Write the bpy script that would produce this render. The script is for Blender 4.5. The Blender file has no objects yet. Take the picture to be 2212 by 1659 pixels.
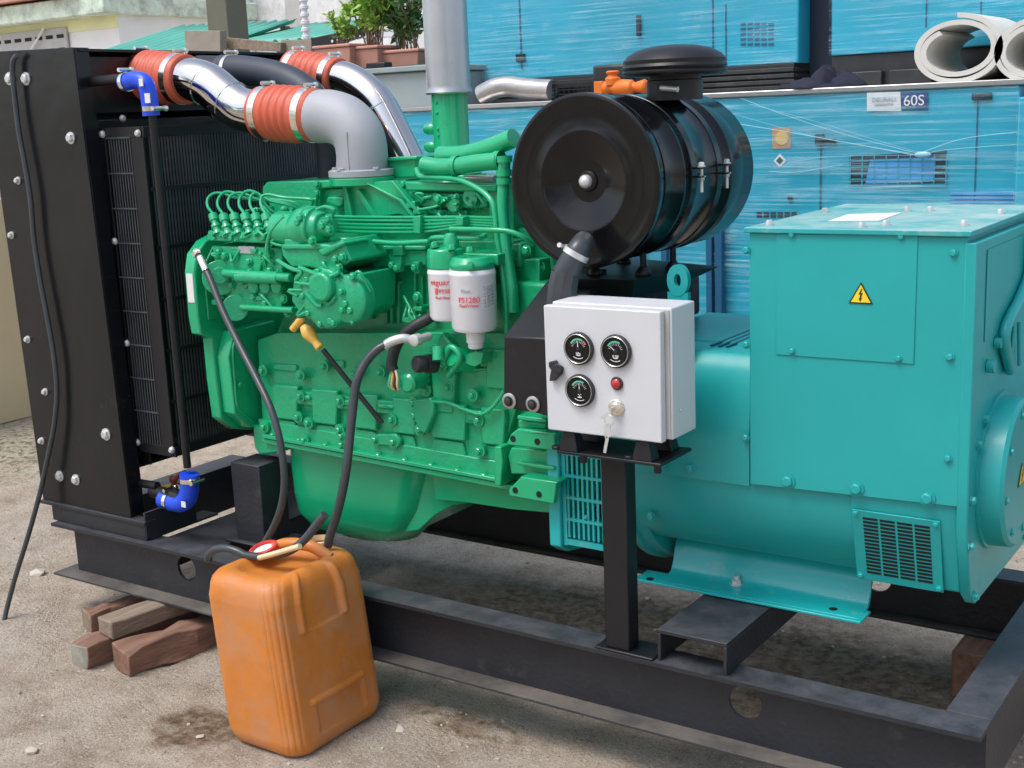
import bpy, bmesh, math, random
from mathutils import Vector, Matrix, noise
random.seed(7)
S = bpy.context.scene
COL = S.collection
PI = math.pi
# ------------------------------------------------------------------ camera
CAM = Vector((3.16, -2.167, 1.4))
R_ = Vector((0.8270, 0.5610, -0.0413)); U_ = Vector((-0.0844, 0.1965, 0.9769)); F_ = Vector((-0.5566, 0.8042, -0.2089))
F_.normalize(); R_ = (R_ - F_ * R_.dot(F_)).normalized(); U_ = R_.cross(F_)
FL = 2749.4
cam = bpy.data.cameras.new("camera"); co = bpy.data.objects.new("camera", cam); COL.objects.link(co)
co.matrix_world = Matrix((( R_.x, U_.x, -F_.x, CAM.x), (R_.y, U_.y, -F_.y, CAM.y), (R_.z, U_.z, -F_.z, CAM.z), (0, 0, 0, 1)))
cam.sensor_width = 36; cam.lens = 36 * FL / 2212; cam.clip_end = 500; cam.clip_start = .05
S.camera = co
# ------------------------------------------------------------------ light
W = bpy.data.worlds.new("World"); S.world = W; W.use_nodes = True
nt = W.node_tree; nt.nodes.clear()
sky = nt.nodes.new('ShaderNodeTexSky'); sky.sky_type = 'NISHITA'; sky.sun_disc = False
SUN_EL, SUN_AZ = math.radians(62), math.radians(205)     # azimuth clockwise from +Y
sky.sun_elevation = SUN_EL; sky.sun_rotation = SUN_AZ; sky.dust_density = 3.0; sky.air_density = 1.0
hs = nt.nodes.new('ShaderNodeHueSaturation'); hs.inputs['Saturation'].default_value = .75
bg = nt.nodes.new('ShaderNodeBackground'); bg.inputs[1].default_value = .15
wo = nt.nodes.new('ShaderNodeOutputWorld')
nt.links.new(sky.outputs[0], hs.inputs['Color']); nt.links.new(hs.outputs[0], bg.inputs[0]); nt.links.new(bg.outputs[0], wo.inputs[0])
sl = bpy.data.lights.new("sun", 'SUN'); sl.energy = .95; sl.angle = math.radians(20); sl.color = (1, .985, .955)
so = bpy.data.objects.new("sun", sl); COL.objects.link(so)
sd = Vector((math.sin(SUN_AZ) * math.cos(SUN_EL), math.cos(SUN_AZ) * math.cos(SUN_EL), math.sin(SUN_EL)))
so.rotation_euler = sd.to_track_quat('Z', 'Y').to_euler()
S.view_settings.view_transform = 'Standard'; S.view_settings.look = 'None'
S.view_settings.exposure = 0.76; S.view_settings.gamma = 1
# ------------------------------------------------------------------ points of the place found from the survey of the photo
def ray(u, v): return F_ + R_ * ((u - 1106) / FL) - U_ * ((v - 829.5) / FL)
def PY(u, v, y): d = ray(u, v); return CAM + d * ((y - CAM.y) / d.y)
def PX(u, v, x): d = ray(u, v); return CAM + d * ((x - CAM.x) / d.x)
def PZ(u, v, z): d = ray(u, v); return CAM + d * ((z - CAM.z) / d.z)
def P(u, v, y): return tuple(PY(u, v, y))
# ------------------------------------------------------------------ materials
def mat(name, col, rough=.5, metal=0., var=.12, vscale=6, bump=0., bscale=60, spec=.5, coat=0., dirt=None, dirtamt=0., dscale=3, topdust=0., sss=0., bdist=.004, stretch=None):
    m = bpy.data.materials.new(name); m.use_nodes = True; n = m.node_tree; N = n.nodes; L = n.links
    b = N['Principled BSDF']; b.inputs['Metallic'].default_value = metal
    b.inputs['Specular IOR Level'].default_value = spec; b.inputs['Coat Weight'].default_value = coat; b.inputs['Coat Roughness'].default_value = .08
    if sss: b.inputs['Subsurface Weight'].default_value = sss; b.inputs['Subsurface Radius'].default_value = (.03, .012, .006); b.inputs['Subsurface Scale'].default_value = .5
    tc = N.new('ShaderNodeTexCoord')
    no = N.new('ShaderNodeTexNoise'); no.inputs['Scale'].default_value = vscale; no.inputs['Detail'].default_value = 6; no.inputs['Roughness'].default_value = .6
    src = tc.outputs['Object']
    if stretch:
        mp = N.new('ShaderNodeMapping'); mp.inputs['Scale'].default_value = stretch; L.new(src, mp.inputs[0]); src = mp.outputs[0]
    L.new(src, no.inputs['Vector'])
    mr = N.new('ShaderNodeMapRange'); mr.inputs[1].default_value = .25; mr.inputs[2].default_value = .75
    mr.inputs[3].default_value = 1 - var; mr.inputs[4].default_value = 1 + var; L.new(no.outputs['Fac'], mr.inputs[0])
    mx = N.new('ShaderNodeVectorMath'); mx.operation = 'SCALE'; mx.inputs[0].default_value = col; L.new(mr.outputs[0], mx.inputs['Scale'])
    out = mx.outputs[0]
    if dirt:
        n2 = N.new('ShaderNodeTexNoise'); n2.inputs['Scale'].default_value = dscale; n2.inputs['Detail'].default_value = 10; n2.inputs['Roughness'].default_value = .72
        L.new(src, n2.inputs['Vector'])
        r2 = N.new('ShaderNodeMapRange'); r2.inputs[1].default_value = .62 - dirtamt * .3; r2.inputs[2].default_value = .75; r2.inputs[3].default_value = 0; r2.inputs[4].default_value = min(1, .35 + dirtamt)
        L.new(n2.outputs['Fac'], r2.inputs[0]); f = r2.outputs[0]
        if topdust:
            g = N.new('ShaderNodeNewGeometry'); sp = N.new('ShaderNodeSeparateXYZ'); L.new(g.outputs['True Normal'], sp.inputs[0])
            r3 = N.new('ShaderNodeMapRange'); r3.inputs[1].default_value = .4; r3.inputs[2].default_value = .9; L.new(sp.outputs[2], r3.inputs[0])
            mm = N.new('ShaderNodeMath'); mm.operation = 'MULTIPLY'; L.new(r3.outputs[0], mm.inputs[0])
            nn = N.new('ShaderNodeMapRange'); nn.inputs[1].default_value = .3; nn.inputs[2].default_value = .65; nn.inputs[4].default_value = topdust; L.new(n2.outputs['Fac'], nn.inputs[0]); L.new(nn.outputs[0], mm.inputs[1])
            ad = N.new('ShaderNodeMath'); ad.operation = 'MAXIMUM'; L.new(f, ad.inputs[0]); L.new(mm.outputs[0], ad.inputs[1]); f = ad.outputs[0]
        mc = N.new('ShaderNodeMix'); mc.data_type = 'RGBA'; L.new(f, mc.inputs[0]); L.new(out, mc.inputs[6]); mc.inputs[7].default_value = (*dirt, 1); out = mc.outputs[2]
        rr = N.new('ShaderNodeMapRange'); rr.inputs[3].default_value = rough; rr.inputs[4].default_value = max(rough, .75); L.new(f, rr.inputs[0]); L.new(rr.outputs[0], b.inputs['Roughness'])
    else:
        rr = N.new('ShaderNodeMapRange'); rr.inputs[1].default_value = .3; rr.inputs[2].default_value = .7; rr.inputs[3].default_value = rough * .85; rr.inputs[4].default_value = min(1, rough * 1.2)
        L.new(no.outputs['Fac'], rr.inputs[0]); L.new(rr.outputs[0], b.inputs['Roughness'])
    L.new(out, b.inputs['Base Color'])
    if bump:
        n3 = N.new('ShaderNodeTexNoise'); n3.inputs['Scale'].default_value = bscale; n3.inputs['Detail'].default_value = 4; L.new(src, n3.inputs['Vector'])
        bp = N.new('ShaderNodeBump'); bp.inputs['Strength'].default_value = bump; bp.inputs['Distance'].default_value = bdist; L.new(n3.outputs['Fac'], bp.inputs['Height']); L.new(bp.outputs[0], b.inputs['Normal'])
    return m
M = dict(
 green=mat('engine green enamel', (.008, .385, .168), .25, 0, .07, 5, .12, 25, coat=.35, dirt=(.014, .22, .12), dirtamt=.05, dscale=9),
 casting=mat('green painted casting', (.008, .385, .168), .30, 0, .10, 7, .5, 85, coat=.25, dirt=(.012, .17, .085), dirtamt=.2, dscale=14),
 teal=mat('alternator teal enamel', (.012, .35, .348), .38, 0, .05, 4, .5, 2.6, coat=.05, bdist=.012, dirt=(.03, .33, .33), dirtamt=.1, dscale=9, topdust=.0),
 tealdust=mat('dusty teal lid', (.02, .34, .35), .5, 0, .1, 5, .15, 40, dirt=(.46, .54, .50), dirtamt=.3, dscale=9, topdust=.85),
 tealpale=mat('teal foot enamel', (.014, .43, .435), .32, 0, .05, 4, .08, 18, coat=.15, dirt=(.30, .5, .5), dirtamt=.16, dscale=12, topdust=.0),
 black=mat('black gloss enamel', (.007, .008, .010), .26, 0, .2, 5, .3, 2.6, spec=.32, coat=.12, bdist=.03, dirt=(.06, .06, .06), dirtamt=.0, dscale=4),
 filter=mat('air filter black enamel', (.006, .006, .007), .17, 0, .15, 4, .15, 4, spec=.34, coat=.0, bdist=.01),
 satin=mat('satin black sheet', (.010, .010, .012), .42, 0, .2, 8, .1, 60, spec=.4, dirt=(.07, .068, .062), dirtamt=.08, dscale=14),
 skid=mat('skid black paint', (.020, .022, .028), .45, 0, .25, 8, .35, 90, dirt=(.105, .108, .122), dirtamt=.06, dscale=12, topdust=.6),
 skiddust=mat('dusty lower flange', (.035, .036, .040), .55, 0, .25, 8, .35, 90, dirt=(.20, .175, .145), dirtamt=.25, dscale=5, topdust=.75),
 fin=mat('radiator fin black', (.014, .017, .020), .45, 0, .2, 20),
 finbar=mat('radiator guard wire', (.06, .066, .072), .35, 0, .2, 20),
 core=mat('radiator core dark', (.004, .005, .007), .7, 0, .2, 20),
 chrome=mat('polished steel pipe', (.60, .585, .56), .08, 1, .04, 5, .03, 20),
 alu=mat('cast aluminium', (.37, .385, .41), .58, .15, .06, 9, .15, 160),
 galv=mat('exhaust steel', (.46, .46, .455), .34, .8, .1, 7, .1, 40, dirt=(.38, .36, .33), dirtamt=.2, dscale=6),
 zinc=mat('zinc plated bolt', (.62, .63, .62), .34, .45, .15, 40),
 clamp=mat('hose clamp steel', (.85, .82, .72), .2, 1, .1, 30),
 red=mat('orange red silicone hose', (.62, .12, .065), .45, 0, .12, 12, .1, 80, dirt=(.42, .09, .05), dirtamt=.1, dscale=10),
 blue=mat('blue silicone hose', (.012, .075, .72), .35, 0, .08, 12),
 rubber=mat('black rubber', (.022, .023, .026), .55, 0, .15, 20, .15, 120),
 hose=mat('grey black hose', (.045, .052, .058), .34, 0, .15, 20),
 bluerub=mat('dark slate rubber', (.035, .045, .065), .5, 0, .1, 10),
 white=mat('white filter paint', (.78, .79, .82), .3, 0, .03, 8, coat=.3),
 boxw=mat('light grey powder coat', (.60, .61, .63), .42, 0, .03, 8, .06, 220),
 redink=mat('red ink', (.75, .12, .13), .5), greyink=mat('grey ink', (.42, .43, .46), .5), blackink=mat('black ink', (.02, .02, .02), .5), greenink=mat('green dial ink', (.10, .55, .38), .5), whiteink=mat('white ink', (.8, .8, .8), .5),
 redlamp=mat('red lens', (.5, .01, .015), .15, coat=.8),
 yellow=mat('yellow sticker', (.85, .62, .02), .4), amber=mat('yellow plastic grip', (.80, .48, .10), .4, 0, .06, 20, sss=.1),
 brass=mat('brass valve', (.45, .32, .14), .4, .7), maroon=mat('maroon tap handle', (.10, .015, .012), .5),
 jerry=mat('orange jerrycan plastic', (.60, .205, .035), .40, 0, .18, 4, .3, 40, dirt=(.46, .26, .16), dirtamt=.5, dscale=7, sss=.35),
 jcap=mat('red cap', (.75, .06, .05), .35, 0, .05), cream=mat('cream plastic', (.75, .62, .38), .4),
 label=mat('paper label', (.72, .72, .72), .6, 0, .05, 30), navy=mat('navy label', (.02, .04, .18), .5), tan=mat('orange tan label', (.5, .28, .13), .5),
 cyan=mat('canopy blue enamel', (.020, .36, .51), .35, 0, .05, 2, .05, 10, coat=.2),
 cyandark=mat('canopy seam', (.008, .09, .19), .5), lblue=mat('louvre blue', (.07, .35, .75), .4),
 darkgap=mat('dark opening', (.005, .012, .03), .6), frame=mat('dull black frame', (.025, .026, .028), .5, 0, .3, 10, dirt=(.10, .10, .10), dirtamt=.2, dscale=10),
 foam=mat('grey white foam sheet', (.66, .64, .59), .8, 0, .06, 10, .1, 60), cloth=mat('dark blue cloth', (.012, .014, .03), .9, 0, .3, 20),
 wood=mat('weathered red timber', (.22, .12, .082), .8, 0, .4, 22, .9, 60, dirt=(.07, .045, .035), dirtamt=.4, dscale=16, stretch=(1.6, .16, 1.6)),
 woodg=mat('grey brown timber', (.25, .19, .14), .8, 0, .35, 22, .8, 90, dirt=(.11, .08, .055), dirtamt=.4, dscale=14, stretch=(1.6, .16, 1.6)),
 cutend=mat('grey cut end', (.27, .26, .21), .85, 0, .3, 30, .5, 90, dirt=(.6, .6, .55), dirtamt=.3, dscale=18),
 ply=mat('tan board', (.62, .48, .28), .7, 0, .06, 3), concrete=mat('olive concrete post', (.13, .13, .095), .85, 0, .12, 10, .3, 40),
 crate=mat('beige rough board', (.27, .24, .195), .85, 0, .15, 10, .4, 60, dirt=(.2, .17, .13), dirtamt=.2, dscale=9),
 wallw=mat('stained white plaster', (.80, .80, .79), .9, 0, .05, 3, .2, 30, dirt=(.30, .31, .28), dirtamt=.2, dscale=1.3),
 walls=mat('mould streaked plaster', (.72, .72, .71), .9, 0, .07, 3, .2, 30, dirt=(.22, .22, .21), dirtamt=.55, dscale=1.6),
 cream2=mat('pale yellow plaster', (.78, .78, .46), .9, 0, .08, 3, dirt=(.75, .75, .7), dirtamt=.3, dscale=2),
 eave=mat('mossy pale green fascia', (.60, .70, .58), .8, 0, .2, 6, .3, 30, dirt=(.15, .17, .13), dirtamt=.5, dscale=5),
 block=mat('vent block cement', (.46, .45, .44), .85, 0, .1, 8), roof=mat('mint green roofing', (.09, .38, .29), .45, 0, .1, 3, dirt=(.22, .40, .33), dirtamt=.2, dscale=3),
 terracotta=mat('terracotta', (.52, .26, .20), .85, 0, .15, 8, .2, 40), trough=mat('grey metal trough', (.28, .33, .33), .45, 0, .1, 5), 
 leaf=mat('leaf light', (.27, .46, .07), .55, 0, .35, 30), leafd=mat('leaf dark', (.06, .14, .03), .5, 0, .3, 30), orangep=mat('orange plastic', (.80, .18, .02), .4),
 stone=mat('pale stone', (.50, .45, .38), .85, 0, .15, 30, .4, 80), soil=mat('gravel grain', (.34, .30, .25), .9, 0, .4, 40),
 silver=mat('wrapped silver pipe', (.45, .43, .42), .3, .6, .2, 18, .6, 30, dirt=(.7, .45, .42), dirtamt=.3, dscale=6),
)
# ------------------------------------------------------------------ helpers
class MB:
    def __init__(s): s.bm = bmesh.new()
    def quad(s, pts, mi=0):
        f = s.bm.faces.new([s.bm.verts.new(p) for p in pts]); f.material_index = mi; return s
    def hexa(s, b, t, mi=0):                      # two matching loops of points
        n = len(b); vb = [s.bm.verts.new(p) for p in b]; vt = [s.bm.verts.new(p) for p in t]
        fs = [s.bm.faces.new(vb[::-1]), s.bm.faces.new(vt)]
        for i in range(n): fs.append(s.bm.faces.new((vb[i], vb[(i + 1) % n], vt[(i + 1) % n], vt[i])))
        for f in fs: f.material_index = mi
        return s
    def box(s, x0, x1, y0, y1, z0, z1, mi=0):
        return s.hexa([(x0, y0, z0), (x1, y0, z0), (x1, y1, z0), (x0, y1, z0)], [(x0, y0, z1), (x1, y0, z1), (x1, y1, z1), (x0, y1, z1)], mi)
    def prism(s, uv, y0, y1, mi=0):               # outline in the XZ plane at depth y0, extruded to y1
        pts = [PY(u, v, y0) for u, v in uv]
        return s.hexa([(p.x, y0, p.z) for p in pts], [(p.x, y1, p.z) for p in pts], mi)
    def xz(s, pts, y0, y1, mi=0): return s.hexa([(x, y0, z) for x, z in pts], [(x, y1, z) for x, z in pts], mi)
    def yz(s, pts, x0, x1, mi=0): return s.hexa([(x0, y, z) for y, z in pts], [(x1, y, z) for y, z in pts], mi)
    def rings(s, rs, mi=0, caps=True, closed=False):
        V = [[s.bm.verts.new(p) for p in r] for r in rs]; n = len(V[0])
        for a, b in zip(V, V[1:] + ([V[0]] if closed else [])):
            for i in range(n): s.bm.faces.new((a[i], a[(i + 1) % n], b[(i + 1) % n], b[i])).material_index = mi
        if caps and not closed:
            s.bm.faces.new(V[0][::-1]).material_index = mi; s.bm.faces.new(V[-1]).material_index = mi
        return s
    def lathe(s, o, ax, prof, seg=32, mi=0, caps=True):   # prof: (distance along axis, radius)
        o = Vector(o); ax = Vector(ax).normalized(); a = ax.orthogonal().normalized(); b = ax.cross(a)
        return s.rings([[o + ax * d + (a * math.cos(t) + b * math.sin(t)) * max(r, 1e-5) for t in [2 * PI * i / seg for i in range(seg)]] for d, r in prof], mi, caps)
    def cyl(s, p0, p1, r, seg=20, mi=0, r1=None):
        d = (Vector(p1) - Vector(p0)); return s.lathe(p0, d, [(0, r), (d.length, r if r1 is None else r1)], seg, mi)
    def tube(s, pts, r, seg=12, mi=0, smooth=True, res=6, rf=None):
        pts = [Vector(p) for p in pts]
        if smooth and len(pts) > 2:
            q = [pts[0] * 2 - pts[1]] + pts + [pts[-1] * 2 - pts[-2]]; out = []
            for i in range(1, len(q) - 2):
                for k in range(res):
                    t = k / res; p0, p1, p2, p3 = q[i - 1:i + 3]
                    out.append(.5 * ((2 * p1) + (p2 - p0) * t + (2 * p0 - 5 * p1 + 4 * p2 - p3) * t * t + (3 * p1 - p0 - 3 * p2 + p3) * t ** 3))
            pts = out + [pts[-1]]
        a = None; rs = []
        for i, p in enumerate(pts):
            d = (pts[min(i + 1, len(pts) - 1)] - pts[max(i - 1, 0)]).normalized()
            if a is None: a = d.orthogonal().normalized()
            a = (a - d * a.dot(d)).normalized(); b = d.cross(a)
            rr = r if rf is None else rf(i / (len(pts) - 1)) * r
            rs.append([p + (a * math.cos(2 * PI * k / seg) + b * math.sin(2 * PI * k / seg)) * rr for k in range(seg)])
        return s.rings(rs, mi)
    def hexn(s, p, ax, r, h, mi=0, washer=True):
        ax = Vector(ax).normalized(); p = Vector(p)
        if washer: s.lathe(p, ax, [(0, r * 1.35), (h * .25, r * 1.35)], 14, mi)
        s.lathe(p, ax, [(0, r), (h * .8, r), (h, r * .75)], 6, mi); return s
    def ball(s, c, r, seg=12, mi=0, sc=(1, 1, 1)):
        c = Vector(c); rs = []
        for i in range(1, seg // 2):
            t = PI * i / (seg // 2); rs.append([c + Vector((math.sin(t) * math.cos(a) * r * sc[0], math.sin(t) * math.sin(a) * r * sc[1], math.cos(t) * r * sc[2])) for a in [2 * PI * k / seg for k in range(seg)]])
        return s.rings(rs, mi)
    def build(s, name, mats, parent=None, bev=0, ang=38, seg=2, label=None):
        bmesh.ops.recalc_face_normals(s.bm, faces=s.bm.faces[:])
        for f in s.bm.faces: f.smooth = True
        ca = math.radians(ang)
        for e in s.bm.edges:
            if len(e.link_faces) == 2 and e.calc_face_angle(0) > ca: e.smooth = False
        me = bpy.data.meshes.new(name); s.bm.to_mesh(me); s.bm.free()
        for m in (mats if isinstance(mats, (list, tuple)) else [mats]): me.materials.append(M[m] if isinstance(m, str) else m)
        o = bpy.data.objects.new(name, me); COL.objects.link(o)
        if bev:
            b = o.modifiers.new('bevel', 'BEVEL'); b.width = bev; b.segments = seg; b.limit_method = 'ANGLE'; b.angle_limit = math.radians(ang); b.harden_normals = False
        if parent: o.parent = parent
        if label: o['label'] = label
        return o
def thing(name, label, cat, loc=(0, 0, 0), group=None):
    o = bpy.data.objects.new(name, None); COL.objects.link(o); o.empty_display_size = .1; return tag(o, label, cat, group)
def tag(o, label, cat, group=None):
    o['label'] = label; o['category'] = cat
    if group: o['group'] = group
    return o
def struct(o): o['kind'] = 'structure'; return o
_bolt = {}
def bolt(parent, p, ax, r=.008, h=.008, m='green', name='bolt', seg=None):
    k = (name, m, round(r, 4), round(h, 4))
    if k not in _bolt:
        b = MB()
        if name == 'bolt_head': b.lathe((0, 0, 0), (0, 0, 1), [(0, r), (h * .5, r * .95), (h, r * .55)], 14)
        else: b.hexn((0, 0, 0), (0, 0, 1), r, h)
        o = b.build('bolt', m); _bolt[k] = o.data; o.parent = parent
    else:
        o = bpy.data.objects.new('bolt', _bolt[k]); COL.objects.link(o); o.parent = parent
    o.rotation_mode = 'QUATERNION'; o.rotation_quaternion = Vector(ax).to_track_quat('Z', 'Y'); o.location = p
    return o
def text(s, size, loc, m, parent, name='lettering', rx=PI / 2, rz=0, bend=None, align='CENTER', ext=.0006, rot=0):
    c = bpy.data.curves.new(name, 'FONT'); c.body = s; c.size = size; c.extrude = ext; c.align_x = align; c.align_y = 'CENTER'
    t = bpy.data.objects.new(name, c); COL.objects.link(t)
    dg = bpy.context.evaluated_depsgraph_get(); me = bpy.data.meshes.new_from_object(t.evaluated_get(dg))
    bpy.data.objects.remove(t); o = bpy.data.objects.new(name, me); COL.objects.link(o)
    me.materials.clear(); me.materials.append(M[m]); o.parent = parent
    if bend:                                            # wrap round a vertical cylinder (centre, radius, angle)
        (cx, cy), r, a0 = bend
        for v in me.vertices:
            a = a0 + v.co.x / r; rr = r + .0012 + v.co.z; v.co = Vector((cx + math.sin(a) * rr, cy - math.cos(a) * rr, loc[2] + v.co.y))
    else: o.matrix_local = Matrix.Translation(loc) @ Matrix.Rotation(rz, 4, 'Z') @ Matrix.Rotation(rx, 4, 'X') @ Matrix.Rotation(rot, 4, 'Z')
    return o
def copy_tree(o, parent=None):
    c = o.copy(); COL.objects.link(c); c.parent = parent
    for ch in list(o.children): copy_tree(ch, c)
    return c
NY = (0, -1, 0); PXD = (1, 0, 0); UP = (0, 0, 1)
# ================================================================== ground
def fbm(x, y, s, o=4): return noise.fractal(Vector((x * s, y * s, 3.1)), 1.0, 2.0, o)
def gz(x, y):
    near = 1 if (-2 < x < 5 and -3 < y < 3) else 0
    return .010 * fbm(x, y, 1.7) + near * (.0055 * fbm(x, y, 9) + .0035 * fbm(x, y, 30, 3))
gm = bpy.data.materials.new('sandy yard soil'); gm.use_nodes = True; n = gm.node_tree; N = n.nodes; L = n.links; B = N['Principled BSDF']; B.inputs['Roughness'].default_value = .92; B.inputs['Specular IOR Level'].default_value = .2
tc = N.new('ShaderNodeTexCoord')
def nz(scale, det=8, ro=.6, vec=None):
    a = N.new('ShaderNodeTexNoise'); a.inputs['Scale'].default_value = scale; a.inputs['Detail'].default_value = det; a.inputs['Roughness'].default_value = ro; L.new(vec or tc.outputs['Object'], a.inputs['Vector']); return a.outputs['Fac']
def mapr(f, a, b, c=0, d=1):
    r = N.new('ShaderNodeMapRange'); r.inputs[1].default_value = a; r.inputs[2].default_value = b; r.inputs[3].default_value = c; r.inputs[4].default_value = d; L.new(f, r.inputs[0]); return r.outputs[0]
def mixc(f, a, b):
    m = N.new('ShaderNodeMix'); m.data_type = 'RGBA'; L.new(f, m.inputs[0])
    for i, c in ((6, a), (7, b)):
        if isinstance(c, tuple): m.inputs[i].default_value = (*c, 1)
        else: L.new(c, m.inputs[i])
    return m.outputs[2]
def mul(a, b, op='MULTIPLY'):
    m = N.new('ShaderNodeMath'); m.operation = op; L.new(a, m.inputs[0])
    if isinstance(b, (int, float)): m.inputs[1].default_value = b
    else: L.new(b, m.inputs[1])
    return m.outputs[0]
c = mixc(mapr(nz(1.1), .35, .65), (.62, .51, .395), (.55, .475, .39))
c = mixc(mapr(nz(7, 10, .7), .42, .68), c, (.36, .28, .205))
c = mixc(mapr(nz(55, 6, .7), .55, .72), c, (.57, .50, .41))
c = mixc(mapr(nz(120, 3, .6), .58, .7, 0, .8), c, (.15, .125, .10))
vo = N.new('ShaderNodeTexVoronoi'); vo.inputs['Scale'].default_value = 70; L.new(tc.outputs['Object'], vo.inputs['Vector'])
c = mixc(mapr(vo.outputs['Distance'], .12, .2, .55, 0), c, (.72, .67, .59))
c = mixc(mapr(nz(230, 2, .5), .56, .64, 0, .55), c, (.25, .195, .145)); c = mixc(mapr(nz(170, 2, .5), .60, .66, 0, .6), c, (.74, .68, .58))
wn = N.new('ShaderNodeVectorMath'); wn.operation = 'ADD'
w1 = N.new('ShaderNodeTexNoise'); w1.inputs['Scale'].default_value = 9; w1.inputs['Detail'].default_value = 6; L.new(tc.outputs['Object'], w1.inputs['Vector'])
w2 = N.new('ShaderNodeVectorMath'); w2.operation = 'SCALE'; w2.inputs['Scale'].default_value = .26; L.new(w1.outputs['Color'], w2.inputs[0])
w3 = N.new('ShaderNodeVectorMath'); w3.operation = 'SUBTRACT'; w3.inputs[1].default_value = (.13, .13, .13); L.new(w2.outputs[0], w3.inputs[0])
L.new(tc.outputs['Object'], wn.inputs[0]); L.new(w3.outputs[0], wn.inputs[1]); 
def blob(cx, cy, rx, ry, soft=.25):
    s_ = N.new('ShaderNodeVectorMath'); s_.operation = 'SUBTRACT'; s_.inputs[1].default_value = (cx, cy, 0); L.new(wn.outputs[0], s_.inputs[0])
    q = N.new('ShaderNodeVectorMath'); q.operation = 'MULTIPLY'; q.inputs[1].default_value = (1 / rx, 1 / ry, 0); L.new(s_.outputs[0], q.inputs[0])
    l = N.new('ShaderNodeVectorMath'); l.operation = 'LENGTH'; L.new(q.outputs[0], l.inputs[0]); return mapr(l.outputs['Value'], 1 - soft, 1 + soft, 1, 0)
stain_shade = mul(blob(.955, -.32, .13, .085), blob(1.75, .68, .95, .34, .3), 'MAXIMUM')  # oil patch by the jerrycan; damp soil and shade under the skid painted darker
stain_shade = mul(stain_shade, blob(1.46, .03, .14, .02, .5), 'MAXIMUM')
stain_shade = mul(mul(stain_shade, mapr(nz(14, 8, .7), .3, .6, .5, 1)), mul(blob(.945, -.315, .12, .072, .2), .95), 'MAXIMUM')
c = mixc(stain_shade, c, mixc(mapr(nz(40, 5), .4, .65), (.15, .10, .06), (.38, .28, .19)))
green = mul(blob(-2.0, 1.2, .7, .5, .5), mapr(nz(30, 6), .48, .6)); c = mixc(green, c, (.16, .20, .08))
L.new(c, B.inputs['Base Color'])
bp = N.new('ShaderNodeBump'); bp.inputs['Strength'].default_value = 1; bp.inputs['Distance'].default_value = .018
h = mul(nz(28, 10, .75), mul(nz(110, 6, .7), .5), 'ADD'); L.new(h, bp.inputs['Height']); L.new(bp.outputs[0], B.inputs['Normal'])
def axis(a, b, fine0, fine1, step):
    xs = []; x = fine0
    while x <= fine1: xs.append(x); x += step
    s_ = step; x = fine0
    lo = []
    while x > a: s_ *= 1.5; x -= s_; lo.append(max(x, a))
    s_ = step; x = fine1; hi = []
    while x < b: s_ *= 1.5; x += s_; hi.append(min(x, b))
    return lo[::-1] + xs + hi
xs = axis(-80, 80, -1.2, 3.6, .022); ys = axis(-30, 120, -1.2, 1.6, .022)
bm = bmesh.new(); G = [[bm.verts.new((x, y, gz(x, y))) for x in xs] for y in ys]
for j in range(len(ys) - 1):
    for i in range(len(xs) - 1): bm.faces.new((G[j][i], G[j][i + 1], G[j + 1][i + 1], G[j + 1][i])).smooth = True
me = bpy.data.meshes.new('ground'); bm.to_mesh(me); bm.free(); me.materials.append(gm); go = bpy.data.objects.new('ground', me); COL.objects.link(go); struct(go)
# gravel grains and small pebbles lying about
def pebble(bm_, p, r, rnd, mi=0):
    res = bmesh.ops.create_icosphere(bm_, subdivisions=1, radius=r)
    sx, sy, sz = rnd.uniform(.7, 1.3), rnd.uniform(.7, 1.3), rnd.uniform(.4, .8); rot = Matrix.Rotation(rnd.uniform(0, 6), 3, 'Z')
    for v in res['verts']:
        c_ = v.co * rnd.uniform(.85, 1.15); v.co = rot @ Vector((c_.x * sx, c_.y * sy, c_.z * sz)) + p
    for f in {f for v in res['verts'] for f in v.link_faces}: f.material_index = mi
rnd = random.Random(3); bm = bmesh.new()
for i in range(6500):
    x, y = rnd.uniform(-1.4, 3.0), rnd.uniform(-1.15, 1.9)
    if noise.noise(Vector((x * 2.2, y * 2.2, 0))) < -.12: continue
    r = .0014 + .0055 * rnd.random() ** 5
    pebble(bm, Vector((x, y, gz(x, y) + r * .25)), r, rnd, 0 if rnd.random() < .6 else 1)
me = bpy.data.meshes.new('gravel'); bm.to_mesh(me); bm.free(); me.materials.append(M['stone']); me.materials.append(M['soil'])
gr = bpy.data.objects.new('gravel', me); COL.objects.link(gr); gr['kind'] = 'stuff'; tag(gr, 'loose gravel grains scattered over the sandy yard', 'gravel')
for (u, v, r, lb) in ((70, 1625, .016, 'pale angular stone at the bottom left corner of the yard'), (865, 1577, .012, 'small cream stone on the sand right of the jerrycan'),
        (80, 1240, .022, 'flat pale stone left of the steel beam end, below the hanging cable'), (430, 1592, .010, 'small whitish stone lying in the wet oily patch'), (1602, 1402, .014, 'light stone on damp shade-darkened soil between the two steel beams'), (1575, 1345, .011, 'whitish pebble under the turquoise mounting foot')):
    p = PZ(u, v, 0); b = MB(); bm = b.bm; res = bmesh.ops.create_icosphere(bm, subdivisions=1, radius=r)
    rn = random.Random(u)
    for q in res['verts']: 
        k = 1 + .4 * rn.uniform(-1, 1); q.co = Vector((q.co.x * 1.25 * k, q.co.y * k, max(q.co.z * .6 * k, -r * .3))) + p + Vector((0, 0, gz(p.x, p.y) + r * .2))
    tag(b.build('stone', 'stone', ang=25), lb, 'stone')
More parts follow.
